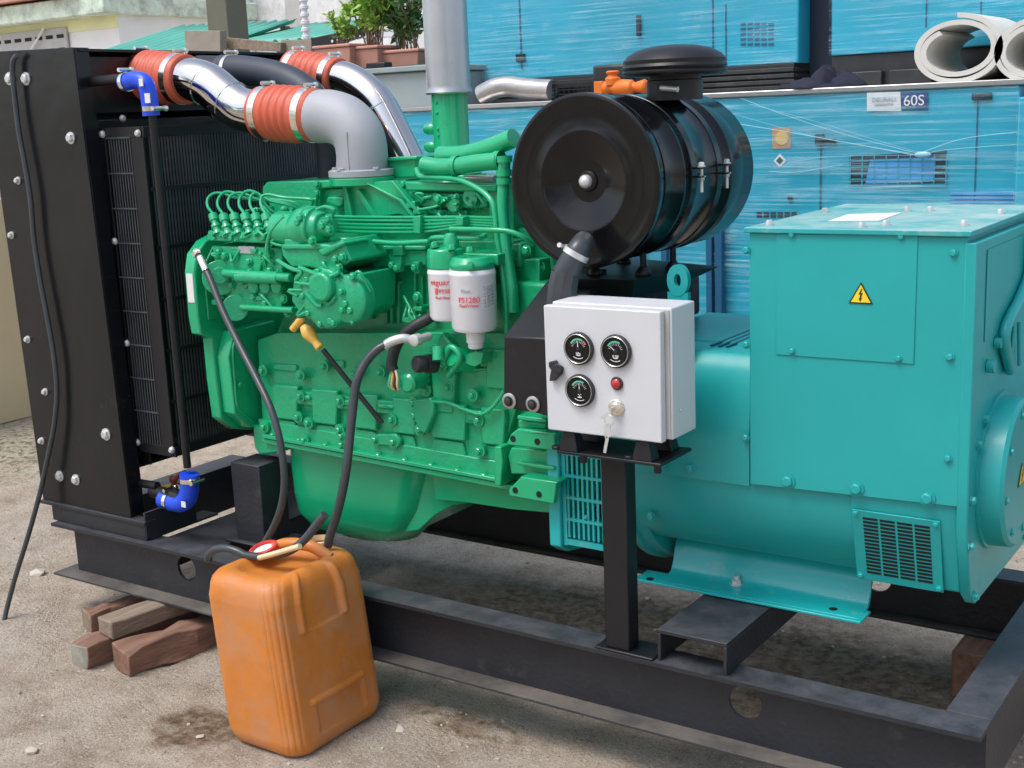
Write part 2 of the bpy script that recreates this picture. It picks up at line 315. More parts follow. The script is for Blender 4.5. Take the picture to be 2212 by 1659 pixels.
# timber packing under the near beam
def timber(u0, v0, zt, zb, dx, length, w, rz, m, label, endm=None, jag=.004, seed=1, x=None, y=None):
    """a sawn baulk running back along Y from its near end, slightly worn"""
    p = PZ(u0, v0, zb) if x is None else Vector((x, y, zb)); b = MB(); rs = []; rn = random.Random(seed); h = zt - zb
    for i in range(13):
        t = i / 12 * length; o = [rn.uniform(-jag, jag) for _ in range(8)]
        rs.append([Vector((-w / 2 + o[0], t, o[1])), Vector((0 + o[2], t, -abs(o[2]) * .5)), Vector((w / 2 + o[3], t, o[4])), Vector((w / 2 + o[5], t, h * .5)), Vector((w / 2 + o[5], t, h + o[6])), Vector((0, t, h + o[7])), Vector((-w / 2 + o[0], t, h + o[2])), Vector((-w / 2 + o[1], t, h * .5))])
    R = Matrix.Rotation(rz, 3, 'Z'); rs = [[R @ q + p for q in r] for r in rs]; b.rings(rs, 0)
    b.bm.faces.ensure_lookup_table(); b.bm.faces[len(b.bm.faces) - 2].material_index = 1
    return tag(b.build('timber_block', [m, endm or m], bev=.004, ang=30), label, 'timber', 'timber packing under the steel skid')
GRP = 'timber packing under the steel skid'
timber(0, 0, .068, 0, 0, .55, .088, -.10, 'wood', 'reddish timber baulk with a whitewashed grey end, leftmost of the lower two', 'cutend', .008, 2, .385, -.235)
timber(0, 0, .070, 0, 0, .60, .088, -.22, 'wood', 'long reddish baulk nearest the jerrycan with rounded worn edge', 'wood', .010, 5, .510, -.20)
timber(0, 0, .118, .070, 0, .5, .075, -.17, 'woodg', 'squared grey brown block laid on top of the lower timbers', 'woodg', .002, 8, .415, -.165)
timber(0, 0, .06, 0, 0, .4, .06, -.25, 'wood', 'thin ragged timber strip behind the timber stack', 'woodg', .008, 11, .19, -.06)
b = MB(); q0 = PZ(2048, 1438, 0); q1 = PZ(2076, 1480, 0); h0 = .115
b.hexa([(q0.x, q0.y - .02, 0), (q1.x - .01, q1.y - .04, 0), (q1.x + .03, q1.y - .03, 0), (q0.x + .05, q0.y, 0)], [(q0.x + .03, q0.y + .02, h0), (q1.x + .01, q1.y - .03, h0), (q1.x + .045, q1.y - .02, h0), (q0.x + .06, q0.y + .03, h0)])
b = MB(); b.box(2.40, 2.52, .70, 1.0, .0, .119)
tag(b.build('timber_block', 'wood', bev=.006), 'brown timber packing under the far right corner of the skid', 'timber', GRP)

# ================================================================== the generator set
GEN = thing('generator_set', 'green diesel engine and turquoise alternator on a black steel skid with radiator', 'generator')
ZT, ZB = .278, .120
# ---- skid
b = MB()
def ibeam(b, x0, x1, yn, yf, web, holes=()):
    b.box(x0, x1, yn, yf, ZT - .009, ZT)
    # web built round its round holes
    xs_ = [x0 + .045] + [q for h in holes for q in (h - .05, h + .05)] + [x1]
    z0, z1 = ZB + .007, ZT - .007
    for i in range(0, len(xs_), 2): b.box(xs_[i], xs_[i + 1], web, web + .008, z0, z1)
    for h in holes:
        zc = .2 + .013; r = .036; K = 32
        for yy in (web, web + .008):
            inn = []; out = []
            for k in range(K):
                a = 2 * PI * k / K + PI / 4; ca, sa = math.cos(a), math.sin(a); s_ = 1 / max(abs(ca), abs(sa))
                inn.append(b.bm.verts.new((h + r * ca, yy, zc + r * sa))); zz = zc + .05 * sa * s_
                out.append(b.bm.verts.new((h + .05 * ca * s_, yy, z1 if sa * s_ > .999 else z0 if sa * s_ < -.999 else z0 + (zz - zc + .05) / .1 * (z1 - z0))))
            for k in range(K): b.bm.faces.new((inn[k], inn[(k + 1) % K], out[(k + 1) % K], out[k]))
            if yy == web: first = inn
            else:
                for k in range(K): b.bm.faces.new((first[k], first[(k + 1) % K], inn[(k + 1) % K], inn[k]))
ibeam(b, -.002, 2.642, -.004, .072, .040, (.522, 2.172))
ibeam(b, -.002, 2.642, .80, .876, .835, (.53, 2.176))
frame = b.build('base_frame', 'skid', GEN)
for yn in (-.012, .80): b = MB(); b.box(-.008, 2.640, yn, yn + .084, ZB, ZB + .0065); b.build('lower_flange', 'skiddust', frame, bev=.001)
b = MB(); b.box(2.560, 2.642, .0725, .7995, ZT - .009, ZT + .0012); b.box(2.560, 2.639, .0725, .7995, ZB, ZB + .006); b.box(2.634, 2.6415, .0485, .8345, ZB + .0065, ZT - .0092)
b.build('end_beam', 'skid', frame, bev=.0012)
b = MB(); b.box(-.09, .012, .0745, .7995, ZT - .012, ZT - .002); b.box(.002, .010, .0725, .7995, ZB + .007, ZT - .013)
b.build('end_beam', 'skid', frame, bev=.0012)
b = MB(); b.box(.40, .60, .073, .80, .262, .271); b.box(.40, .41, .073, .80, .18, .262); b.box(.59, .60, .073, .80, .18, .262); b.build('cross_member', 'skid', frame, bev=.0015)
b = MB(); b.box(1.990, 2.146, .01, .84, .338, .347); b.box(1.990, 1.998, .01, .84, ZT, .338); b.box(2.138, 2.146, .01, .84, ZT, .338); b.build('cross_member', 'skid', frame, bev=.0015)
for yy in (.15, .66):
    b = MB(); b.box(.612, .72, yy, yy + .10, .272, .50); b.box(.58, .75, yy - .015, yy + .115, .272, .279); b.build('engine_mount_post', 'skid', frame, bev=.003)
b = MB(); b.box(1.868, 1.926, .006, .050, ZT + .006, .712); b.box(1.845, 1.985, -.002, .073, ZT, ZT + .006); b.build('panel_post', 'satin', frame, bev=.003)
b = MB()
b.box(1.795, 2.035, -.045, .09, .712, .719)
for x in (1.82, 1.99):
    for y in (-.03, .055): b.hexa([(x - .02, y - .015, .719), (x + .025, y - .015, .719), (x + .025, y + .02, .719), (x - .02, y + .02, .719)], [(x - .012, y - .01, .760), (x + .016, y - .01, .760), (x + .016, y + .015, .760), (x - .012, y + .015, .760)]); b.cyl((x - .03, y - .005, .719), (x - .03, y - .005, .726), .011, 12)
    b.cyl((x, .0, .70), (x, .0, .712), .009, 8); b.cyl((x + .03, -.03, .695), (x + .03, -.03, .712), .008, 8)
b.build('anti_vibration_mount', 'satin', frame, bev=.002)

# ---- radiator
RAD = MB()
x0, x1 = -.03, .32
RAD.box(x0, x1 - .01, .035, .84, .462, .472); RAD.box(x0, x1 - .01, .035, .84, 1.600, 1.608)    # shroud floor and roof
RAD.box(x0, x0 + .006, .035, .84, .472, 1.60)
rad = RAD.build('radiator', 'black', GEN, bev=.001)
b = MB(); b.box(.10, .30, .06, .82, .56, 1.38); b.build('radiator_core', 'core', rad)
b = MB(); b.box(.06, .300, .045, .83, 1.44, 1.590); b.box(.302, .308, .05, .83, 1.388, 1.425); b.build('top_tank', 'black', rad, bev=.008)
b = MB(); b.box(.06, .300, .08, .82, .49, .555); b.build('bottom_tank', 'fin', rad, bev=.004)
for ys_ in (.02, .85):
    b = MB(); s_ = 1 if ys_ < .4 else -1
    b.hexa([(-.06, ys_, .336), (.335, ys_, .336), (.335, ys_ + .004 * s_, .336), (-.06, ys_ + .004 * s_, .336)], [(-.095, ys_, 1.622), (.306, ys_, 1.611), (.306, ys_ + .004 * s_, 1.611), (-.095, ys_ + .004 * s_, 1.622)])
    b.hexa([(.331, ys_ + .0045 * s_, .337), (.335, ys_ + .0045 * s_, .337), (.335, ys_ + .05 * s_, .337), (.331, ys_ + .05 * s_, .337)], [(.302, ys_ + .0045 * s_, 1.611), (.306, ys_ + .0045 * s_, 1.611), (.306, ys_ + .05 * s_, 1.611), (.302, ys_ + .05 * s_, 1.611)])
    if 0: b.hexa([(.012, ys_ - .004, .337), (.016, ys_ - .006, .337), (.022, ys_ - .0005, .337), (.010, ys_ - .0005, .337)], [(-.008, ys_ - .004, 1.60), (-.004, ys_ - .006, 1.60), (.002, ys_ - .0005, 1.60), (-.010, ys_ - .0005, 1.60)])
    b.build('side_plate', 'black', rad, bev=.0012)
b = MB(); b.box(-.065, .40, .012, .050, .325, .335); b.box(-.02, .395, .018, .026, ZT + .001, .325); b.box(.335, .398, .030, .28, ZT + .001, .285); b.box(.390, .398, .018, .20, .285, .36)
b.build('foot_bracket', 'skid', rad, bev=.0012)
for u, v, r in ((22, 170, .013), (57, 170, .013), (154, 298, .012), (230, 938, .013), (130, 1028, .012), (165, 1036, .012), (40, 390, .008), (26, 508, .008), (61, 733, .008), (99, 846, .008), (91, 952, .008)):
    bolt(rad, PY(u, v, .0195), NY, r, .012, 'zinc')
# fan guard: box of wire in front of the core
GX, GY = .462, .082
b = MB()
for z in (.512, 1.375): b.box(.308, GX + .012, GY, GY + .006, z, z + .028)
for z in (.512, 1.375): b.box(GX, GX + .006, GY, .80, z, z + .028)
b.box(.308, .318, GY, GY + .006, .54, 1.375); b.box(.42, GX + .006, GY, GY + .006, .54, 1.375)
b.box(.300, .34, GY + .02, GY + .026, .47, 1.375)
guard = b.build('fan_guard', 'satin', rad, bev=.001)
b = MB()
for i in range(9): x = .328 + i * .0105; b.box(x, x + .0032, GY + .001, GY + .004, .54, 1.375)
b.build('guard_wires', 'finbar', guard)
for i in range(9): z = .63 + i * .093; b = MB(); b.box(.318, .42, GY - .0015, GY + .0005, z, z + .004); b.build('guard_rung', 'finbar', guard)
b = MB()
for i in range(66): y = GY + .022 + i * .0105; b.box(GX + .0005, GX + .0038, y, y + .0036, .54, 1.375)
b.build('guard_wires', 'finbar', guard)
for z in (.66, .80, .94, 1.08, 1.235): b = MB(); b.box(GX - .001, GX + .007, GY + .01, .80, z, z + .010); b.build('guard_rung', 'satin', guard)
b = MB(); b.box(GX - .05, GX - .044, .10, .80, .55, 1.375); b.build('fan_shroud', 'core', guard)
for u, v in ((222, 290), (299, 288), (264, 256), (461, 247), (249, 521), (275, 741), (298, 955), (372, 972), (573, 300)):
    p = PY(u, v, GY - .001) if u < 380 and v > 262 else PX(u, v, .31 if v < 270 else GX + .007)
    bolt(rad, p, NY if u < 380 and v > 262 else PXD, .010, .009, 'zinc', 'bolt_head')
# pipe down the guard corner, blue hoses at both ends
tx = PY(330, 262, .07); tb = PY(405, 1000, .07)
b = MB(); b.tube([PY(328, 240, .07), PY(334, 300, .07), PY(405, 1010, .07)], .0105, 12, smooth=False); b.tube([PY(195, 176, .07), PY(262, 171, .07)], .014, 12, smooth=False)
b.tube([PY(340, 1050, .07), PY(300, 1043, .07)], .012, 12, smooth=False); b.tube([PY(390, 1076, .07), PY(330, 1060, .075)], .018, 14, smooth=False)
pipe = b.build('coolant_pipe', 'satin', rad)
b = MB(); b.tube([PY(u, v, .07) for u, v in ((266, 178), (278, 176), (296, 172), (313, 179), (320, 200), (324, 225), (327, 250))], .022, 18)
h1 = b.build('blue_hose', 'blue', rad)
b = MB(); b.tube([PY(u, v, .07) for u, v in ((352, 1077), (370, 1083), (392, 1086), (405, 1074), (409, 1052), (409, 1024))], .026, 18)
h2 = b.build('blue_hose', 'blue', rad)
def ring(c, ax, r, w, m='clamp', parent=None, name='hose_clamp', lug=True):
    c = Vector(c); ax = Vector(ax).normalized(); b = MB(); b.lathe(c - ax * w / 2, ax, [(0, r * .96), (0, r), (w, r), (w, r * .96)], 28, 0, False)
    if lug:
        t = ax.cross(Vector(NY)); t = t.normalized() if t.length > .2 else Vector(PXD)
        if t.z < 0: t = -t
        q = c + t * (r + .006); side = ax.cross(t); b.cyl(q - side * .018, q + side * .020, .0052, 8); b.cyl(q - side * .026, q - side * .018, .0075, 6)
    return b.build(name, m, parent)
ring(PY(273, 177, .07), PY(285, 174, .07) - PY(266, 178, .07), .0245, .012, parent=h1); ring(PY(326, 235, .07), PY(327, 250, .07) - PY(325, 230, .07), .0235, .012, parent=h1)
ring(PY(409, 1036, .07), UP, .028, .012, parent=h2); ring(PY(368, 1082, .07), PXD, .028, .012, parent=h2)
for hh, (u, v, s1, s2) in ((h1, (318, 212, .016, .020)), (h1, (304, 178, .012, .016)), (h2, (396, 1090, .014, .013))):
    p = PY(u, v, .045 if hh is h1 else .041); b = MB(); b.box(p.x - s1 * .6, p.x + s1 * .6, p.y, p.y + .002, p.z - s2 * .6, p.z + s2 * .6); b.build('paper_tag', 'label', hh)
p = PY(385, 1040, .17); b = MB(); p = PY(385, 1045, .12)
b.tube([PY(330, 1050, .12), PY(372, 1052, .12)], .009, 10, smooth=False, mi=1); b.tube([PY(372, 1052, .12), PY(384, 1030, .12), PY(400, 1020, .12)], .006, 8, mi=0); b.ball(PY(374, 1036, .12), .012, 10, 0, (1.4, .6, 1)); b.tube([PY(380, 1050, .12), PY(402, 1058, .12)], .007, 8, smooth=False, mi=1)
b.build('drain_tap', ['maroon', 'brass'], rad)
# ---- engine
def z6(a, b_): return (388.8 + .25 * a, 380.2 + .25 * b_)       # survey sheets of the engine side
def z7(a, b_): return (777.6 + .25 * a, 328.3 + .25 * b_)
def z4(a, b_): return (414.7 + .25 * a, 777.6 + .25 * b_)
def zc(a, b_): return (864 + .25 * a, 734.4 + .25 * b_)
def pts(f, *l): return [f(*p) for p in l]
b = MB()
# crankcase, stepped
b.prism([(556, 735), (600, 718), (1090, 718), (1114, 750), (1116, 880), (1092, 955), (1085, 1040), (568, 940)], .20, .67)
b.prism([(556, 905), (1092, 1000), (1085, 1044), (568, 946)], .188, .68)
# cylinder part with ribs
b.prism([(700, 560), (1165, 560), (1165, 735), (590, 735), (640, 620)], .255, .62)
for u0, u1, v0, v1 in ((797, 803, 588, 690), (829, 834, 615, 700), (840, 846, 615, 700), (855, 861, 610, 700), (891, 897, 590, 700), (908, 912, 595, 690), (1100, 1106, 600, 700), (826, 864, 607, 615), (765, 771, 600, 690), (936, 942, 600, 700)):
    b.prism([(u0, v0), (u1, v0), (u1 + 2, v1), (u0 + 2, v1)], .243, .262)
block = b.build('engine_block', 'casting', GEN, bev=.007)
b = MB()   # raised pads, panels and bosses of the crankcase side
PI_ = 0
def T_(u): return 838 + (u - 590) * .112
def B_(u): return 903 + (u - 590) * .124
b.prism([(590, T_(590)), (1092, T_(1092)), (1092, T_(1092) + 30), (590, T_(590) + 30)], .1865, .205)
for u0, u1 in ((590, 640), (674, 726), (760, 812), (848, 896), (930, 1003), (1040, 1088)):
    b.prism([(u0 - 2, T_(u0) - 8), (u1 + 2, T_(u1) - 8), (u1, B_(u1)), (u0, B_(u0))], .1835, .205)
    b.prism([(u0 + 6, B_(u0) + 2), (u1 - 4, B_(u1) + 2), (u1 + 4, B_(u1) + 34), (u0 - 2, B_(u0) + 34)], .192, .205)
for q in ((590, 640, 785, 800), (700, 742, 776, 792), (985, 1010, 760, 800)):
    b.prism([(q[0], q[2]), (q[1], q[2] + 4), (q[1], q[3] + 4), (q[0], q[3])], .193, .205)
b.prism([(1050, 752), (1108, 758), (1106, 845), (1048, 838)], .190, .205)
for q in (pts(z4, (1590, 640), (1760, 640), (1800, 690), (1790, 750), (1610, 740), (1580, 700)), pts(zc, (570, 640), (690, 640), (715, 700), (690, 730), (570, 690)), pts(z4, (900, 300), (1010, 310), (1020, 350), (900, 345)), pts(z4, (1240, 340), (1360, 350), (1360, 400), (1240, 390)), pts(z4, (1600, 380), (1740, 390), (1740, 430), (1600, 420))):
    PI_ += 1; b.prism(q, .178 + .0005 * (PI_ % 9), .1935)
b.build('crankcase_panel', 'casting', block, bev=.004)
b = MB()   # sump rail
b.prism([(566, 938), (1086, 1036), (1086, 1044), (566, 946)], .172, .69)
b.prism([(568, 947), (1086, 1045), (1200, 1068), (1200, 1078), (1086, 1056), (568, 957)], .178, .69)
b.build('sump_rail', 'green', block, bev=.0015)
for i in range(9):
    u = 590 + i * 57; bolt(block, PY(u, 941 + i * 10.9, .182), NY, .007, .008)
for f, l in ((z4, ((625, 90), (950, 130), (1155, 50), (950, 310), (930, 490), (1020, 540), (1290, 350), (1290, 600), (1740, 510), (1600, 685), (1755, 705), (640, 575), (985, 690), (1310, 655), (1310, 730), (1640, 100), (1420, 110))), (zc, ((237, 430), (425, 405), (640, 470), (620, 150), (185, 770), (270, 590), (140, 650), (690, 685), (230, 160), (700, 950), (440, 180), (330, 220), (130, 540)))):
    for a_, b_ in l:
        u, v = f(a_, b_); p = PY(u, v, .186); bb = MB(); bb.cyl((0, 0, 0), (0, 0, .008), .016, 18); 
        key = 'boss'
        if key not in _bolt: o = bb.build('boss', 'casting', block, bev=.002); _bolt[key] = o.data
        else: bb.bm.free(); o = bpy.data.objects.new('boss', _bolt[key]); COL.objects.link(o); o.parent = block
        o.rotation_euler = (PI / 2, 0, 0); o.location = p
        bolt(block, p - Vector((0, .008, 0)), NY, .0075, .008)
# sump
b = MB(); yc = .435
def sumpring(t):
    return t
sec = [(612, 950, .20), (618, 1000, .215), (628, 1060, .225), (640, 1110, .235), (660, 1145, .25), (700, 1165, .275)]
xl = [PY(u, v, .22).x for u, v, _ in sec]; zl = [PY(u, v, .22).z for u, v, _ in sec]
xr = [PY(925, 1000, .22).x, PY(915, 1030, .22).x, PY(900, 1065, .22).x, PY(878, 1095, .22).x, PY(848, 1130, .22).x, PY(800, 1165, .22).x]
yy = [.215, .218, .222, .228, .245, .275]
rs = []
for i in range(6):
    c_ = .075; X0, X1, Y0, Y1, z = xl[i], xr[i], yy[i], .80 - yy[i], zl[i]; r = []
    X0 -= .028 * min(i, 3) / 3; cl_ = .05
    for cx, cy, a0 in ((X0 + cl_, Y0 + cl_, 180), (X1 - c_, Y0 + c_, 270), (X1 - c_, Y1 - c_, 0), (X0 + c_, Y1 - c_, 90)):
        if a0 == 0: cx -= .15
        cr_ = cl_ if a0 == 180 else c_
        for k in range(5): a = math.radians(a0 + 22.5 * k); r.append(Vector((cx + cr_ * math.cos(a), cy + cr_ * math.sin(a), z)))
    rs.append(r)
cc = sum(rs[-1], Vector()) / 20; rs.append([cc + (q - cc) * .86 + Vector((0, 0, -.012)) for q in rs[-1]]); rs.append([cc + (q - cc) * .6 + Vector((0, 0, -.016)) for q in rs[-2]])
rs[0] = [q + Vector((0, 0, .01)) for q in rs[0]]
b.rings(rs)
b.prism([(930, 990), (1205, 1045), (1205, 1110), (1100, 1100), (1010, 1086), (940, 1080)], .218, .65)
b.prism([(880, 990), (1012, 1000), (1030, 1084), (975, 1092), (940, 1112), (905, 1145), (875, 1150)], .245, .54)
sump = b.build('oil_pan', 'green', block, ang=60, bev=.012, seg=3)
# gear housing at the front of the engine (its rear face looks to the alternator)
b = MB(); gx0 = PY(400, 600, .07).x
out = [(.485, -.305), (.30, -.315), (.22, -.310), (.165, -.295), (.118, -.255), (.112, -.15), (.112, -.035), (.075, -.02), (.070, .03), (.072, .145), (.085, .19), (.12, .22), (.17, .235), (.60, .235), (.74, .2), (.78, -.1), (.70, -.3)]
b.yz([(y, .885 + z) for y, z in out], .590, .628)
gh = b.build('gear_housing', 'green', block, bev=.004)
b = MB(); b.yz([(.128, .645), (.122, .80), (.15, .865), (.30, .87), (.31, .60), (.18, .595)], .6275, .672); b.yz([(.10, .90), (.10, 1.04), (.14, 1.09), (.30, 1.10), (.30, .90)], .628, .634)
b.build('housing_cover', 'green', gh, bev=.003)
for y, z in ((.155, .825), (.235, .62), (.150, .72), (.145, .93), (.125, 1.02)): bolt(gh, (.673 if z < .87 else .635, y, z), PXD, .008, .009)
b = MB()
b.tube([(.673, .165, .85), (.673, .140, .82), (.673, .136, .73), (.673, .140, .66), (.673, .19, .61)], .0035, 8); b.build('gasket_rib', 'green', gh)
p = PY(412, 592, .068); b = MB()
b.hexa([(.598, .0690, .95), (.622, .0690, .95), (.622, .0725, .95), (.598, .0725, .95)], [(.598, .0703, 1.025), (.622, .0703, 1.025), (.622, .074, 1.025), (.598, .074, 1.025)]); b.build('rating_sticker', 'label', gh)
# engine foot over the mount post
b = MB(); b.prism([(545, 915), (590, 925), (606, 950), (606, 978), (560, 984), (548, 965)], .19, .27); b.build('engine_foot', 'casting', block, bev=.006)
# injection pump
b = MB()
PYF = .105
b.prism(pts(z6, (270, 600), (880, 620), (880, 1150), (640, 1150), (500, 1180), (400, 1080), (330, 900), (300, 800), (290, 700)), PYF, .22)
b.prism(pts(z6, (220, 560), (880, 590), (880, 560), (860, 500), (240, 470)), PYF - .01, .20)
b.prism(pts(z6, (500, 1120), (990, 1140), (985, 1175), (500, 1160)), PYF - .012, .2)
pump = b.build('injection_pump', 'casting', block, bev=.004)
b = MB()
b.cyl(P(*z6(345, 880), .088), P(*z6(345, 880), .12), .045, 28); b.cyl(P(*z6(345, 860), .078), P(*z6(345, 860), .10), .022, 16); b.cyl(P(*z6(480, 1140), .085), P(*z6(480, 1140), .12), .034, 20)
b.cyl(P(*z6(380, 840), .085), P(*z6(960, 880), .085), .011, 12); b.cyl(P(*z6(500, 870), .088), P(*z6(860, 880), .088), .016, 14)
b.cyl(P(*z6(530, 1135), .09), P(*z6(980, 1160), .09), .008, 10)
b.build('pump_drive', 'casting', pump, bev=.002)
for a_, b_ in ((340, 660), (390, 690), (450, 940), (640, 960), (740, 960), (840, 960), (640, 1040), (740, 1100), (780, 670), (780, 820), (900, 1060), (450, 1130), (520, 1160), (930, 1180), (600, 740)): bolt(pump, PY(*z6(a_, b_), PYF - .001), NY, .009, .009)
for a_ in (620, 720, 820):
    b = MB(); b.lathe(P(*z6(a_, 955), .09), (0, 1, 0), [(0, .012), (.003, .0175), (.02, .0175)], 18); b.build('pump_window_plug', 'casting', pump)
b = MB(); u, v = z6(575, 635); p = PY(u, v, PYF - .003); b.box(p.x - .028, p.x + .028, PYF - .003, PYF - .001, p.z - .010, p.z + .008); b.build('type_plate', 'greyink', pump)
# delivery valves and fuel lines
vt = [(280, 322), (370, 326), (460, 322), (555, 320), (645, 322), (735, 322)]
ends = [(460, 500), (500, 480), (540, 470), (590, 455), (640, 450), (690, 445)]
for i, (a_, b_) in enumerate(vt):
    t = PY(*z6(a_, b_), .115); q = PY(*z6(a_ + 52, b_ + 185), .10); d = (q - t); b = MB()
    b.lathe(t, d, [(0, .007), (.004, .0125), (.022, .0125), (.024, .009), (.032, .009), (.034, .0125), (.042, .0135), (.044, .010), (.052, .010), (.055, .0145), (d.length, .0155)], 12)
    dv = b.build('delivery_valve', 'green', pump)
    tops = [(a_, b_), (a_ - 42, b_ - 60), (a_ - 40, b_ - 125), (a_ + 10, b_ - 170 - (i % 2) * 14), (a_ + 90, b_ - 172 - (i % 2) * 10), (min(a_ + 230, 900), 190 + i * 8), (960, 280 - (5 - i) * 12), (1070 + i * 8, 330 - i * 9)]
    if i == 5: tops = [(735, 322), (700, 250), (705, 180), (770, 160), (900, 185), (1120, 200), (1150, 230), (1100, 330)]
    if i == 4: tops = [(645, 322), (605, 250), (610, 180), (650, 150), (700, 200), (790, 300), (860, 325), (1000, 330), (1180, 290)]
    b = MB(); b.tube([PY(*z6(*t_), .115 + .012 * k) for k, t_ in enumerate(tops)], .0038, 8); b.build('fuel_line', 'green', pump)
b = MB()
for k, vv in enumerate((352, 380, 415, 445, 478)):
    b = MB(); b.tube([PY(*z6(1290, vv - 10), .16), PY(*z6(1400, vv), .20), PY(*z6(2060, vv + 5), .20), PY(*z7(880, 562 + 22 * k), .21), PY(*z7(1160, 568 + 24 * k), .22)], .0036, 8); b.build('fuel_line', 'green', block)
b = MB(); b.tube([PY(*z6(1390, 550), .16), PY(*z6(1600, 560), .18), PY(*z6(1850, 580), .18), PY(*z6(2080, 570), .18), PY(*z7(600, 770), .18), PY(*z7(660, 740), .17), PY(*z7(1000, 745), .17), PY(*z7(1080, 720), .2)], .0065, 10); b.build('fuel_line', 'green', block)
b = MB(); b.prism(pts(z6, (2010, 350), (2075, 340), (2075, 500), (2015, 495)), .185, .215); b.build('line_clamp', 'green', block, bev=.002)
b = MB(); b.prism(pts(z7, (825, 560), (890, 560), (890, 640), (825, 640)), .185, .22); b.build('line_clamp', 'green', block, bev=.002)
def clutter(parent, f, a0, a1, b0, b1, y, n, seed, s=1.0):
    rg = random.Random(seed)
    for k in range(n):
        a_, b_ = rg.uniform(a0, a1), rg.uniform(b0, b1); q = PY(*f(a_, b_), y + rg.uniform(-.006, .006)); w_ = rg.uniform(.004, .010) * s; b = MB(); t = k % 4
        if t == 0: b.lathe(q, (rg.uniform(-.3, .3), 1, rg.uniform(-.3, .3)), [(0, w_ * .6), (.002, w_ * .8), (.006, w_ * .8), (.008, w_ * 1.2), (.04, w_ * 1.3)], 14)
        elif t == 1: b.tube([q, q + Vector((rg.uniform(-.02, .02), -.007, rg.uniform(-.02, .02))), q + Vector((rg.uniform(-.045, .045), .0, rg.uniform(-.03, .03))), q + Vector((rg.uniform(-.06, .06), .03, rg.uniform(-.04, .04)))], .0038, 8)
        elif t == 2: b.box(q.x - w_, q.x + w_ * 1.8, q.y - .003, q.y + .04, q.z - w_ * .6, q.z + w_ * .7)
        else: b.hexn(q + Vector((0, .003, 0)), NY, w_ * .9, .010)
        b.build('fitting', 'green', parent, bev=.0015)
clutter(pump, z6, 300, 900, 640, 1120, PYF - .002, 34, 3); clutter(pump, z6, 260, 860, 500, 560, PYF - .012, 18, 4, .9)
# governor and stop solenoid
b = MB()
b.prism(pts(z6, (870, 600), (1310, 590), (1400, 540), (1430, 620), (1480, 730), (1330, 830), (1100, 790), (960, 790), (880, 690)), .075, .22)
b.prism(pts(z6, (880, 585), (1300, 590), (1310, 640), (880, 640)), .068, .20)
b.prism(pts(z6, (1180, 640), (1400, 560), (1420, 590), (1230, 700)), .065, .16)
b.prism(pts(z6, (980, 860), (1060, 800), (1500, 850), (1560, 840), (1550, 1180), (1480, 1250), (1250, 1280), (1050, 1220), (960, 1080)), .085, .22)
gov = b.build('governor', 'casting', block, bev=.006)
b = MB(); c0 = PY(*z6(1230, 1060), .052); b.lathe(c0, (0, 1, 0), [(0, .06), (.006, .072), (.02, .076), (.05, .076)], 36); b.lathe(c0 + Vector((.068, .005, -.0)), (0, 1, 0), [(0, .05), (.006, .058), (.04, .06)], 28)
b.lathe(c0 + Vector((.01, -.02, .03)), (0, 1, 0), [(0, .03), (.005, .036), (.03, .036)], 20)
b.build('governor_cover', 'casting', gov, bev=.002)
for k in range(9): a = k * PI * 2 / 9 + .3; bolt(gov, c0 + Vector((math.cos(a) * .064, .004, math.sin(a) * .064)), NY, .0075, .009)
for a_, b_ in ((1340, 880), (1440, 1100), (1500, 870), (1480, 1160), (1310, 1250), (1350, 720), (1410, 700), (1380, 790), (1250, 960), (1120, 900), (1180, 1000)): bolt(gov, PY(*z6(a_, b_), .06 if b_ > 850 else .07), NY, .0085, .010)
b = MB(); b.prism(pts(z6, (1395, 850), (1480, 820), (1490, 900), (1430, 930)), .075, .1); b.build('dark_opening', 'satin', gov)
b = MB()
for l in (((1000, 920), (1200, 960), (1280, 1100), (1350, 1040)), ((1090, 1010), (1180, 1110), (1230, 1120)), ((1340, 940), (1250, 950), (1160, 1020)), ((840, 730), (960, 800), (1050, 830), (1000, 900)), ((1030, 790), (1260, 870), (1380, 830))): b.tube([PY(*z6(*t_), .05) for t_ in l], .0055, 8)
b.build('control_linkage', 'green', gov)
rg = random.Random(5)
for k in range(26):
    a_, b_ = rg.uniform(1000, 1540), rg.uniform(850, 1230); q = PY(*z6(a_, b_), .066); w_ = rg.uniform(.004, .011); b = MB()
    if k % 3 == 0: b.lathe(q, (rg.uniform(-.3, .3), 1, rg.uniform(-.3, .3)), [(0, w_ * .7), (.003, w_), (.03, w_ * 1.1)], 12)
    elif k % 3 == 1: b.tube([q, q + Vector((rg.uniform(-.03, .03), -.006, rg.uniform(-.03, .03))), q + Vector((rg.uniform(-.05, .05), .012, rg.uniform(-.05, .05)))], .0042, 8)
    else: b.box(q.x - w_, q.x + w_ * 1.8, q.y - .004, q.y + .03, q.z - w_ * .6, q.z + w_ * .6)
    b.build('governor_fitting', 'green', gov, bev=.0015)
b = MB(); s0 = PY(*z6(860, 455), .12); s1 = PY(*z6(1070, 460), .115); b.cyl(s0, s1, .043, 28); s2 = PY(*z6(1110, 440), .11); b.lathe(s1, s2 - s1, [(0, .05), (.03, .052), (.05, .045)], 28)
b.lathe(s2, PXD, [(0, .048), (.03, .050), (.032, .040), (.05, .036), (.052, .024), (.075, .022)], 28)
b.prism(pts(z6, (900, 545), (1030, 550), (1030, 620), (900, 610)), .07, .14)
sol = b.build('stop_solenoid', 'green', block, bev=.003)
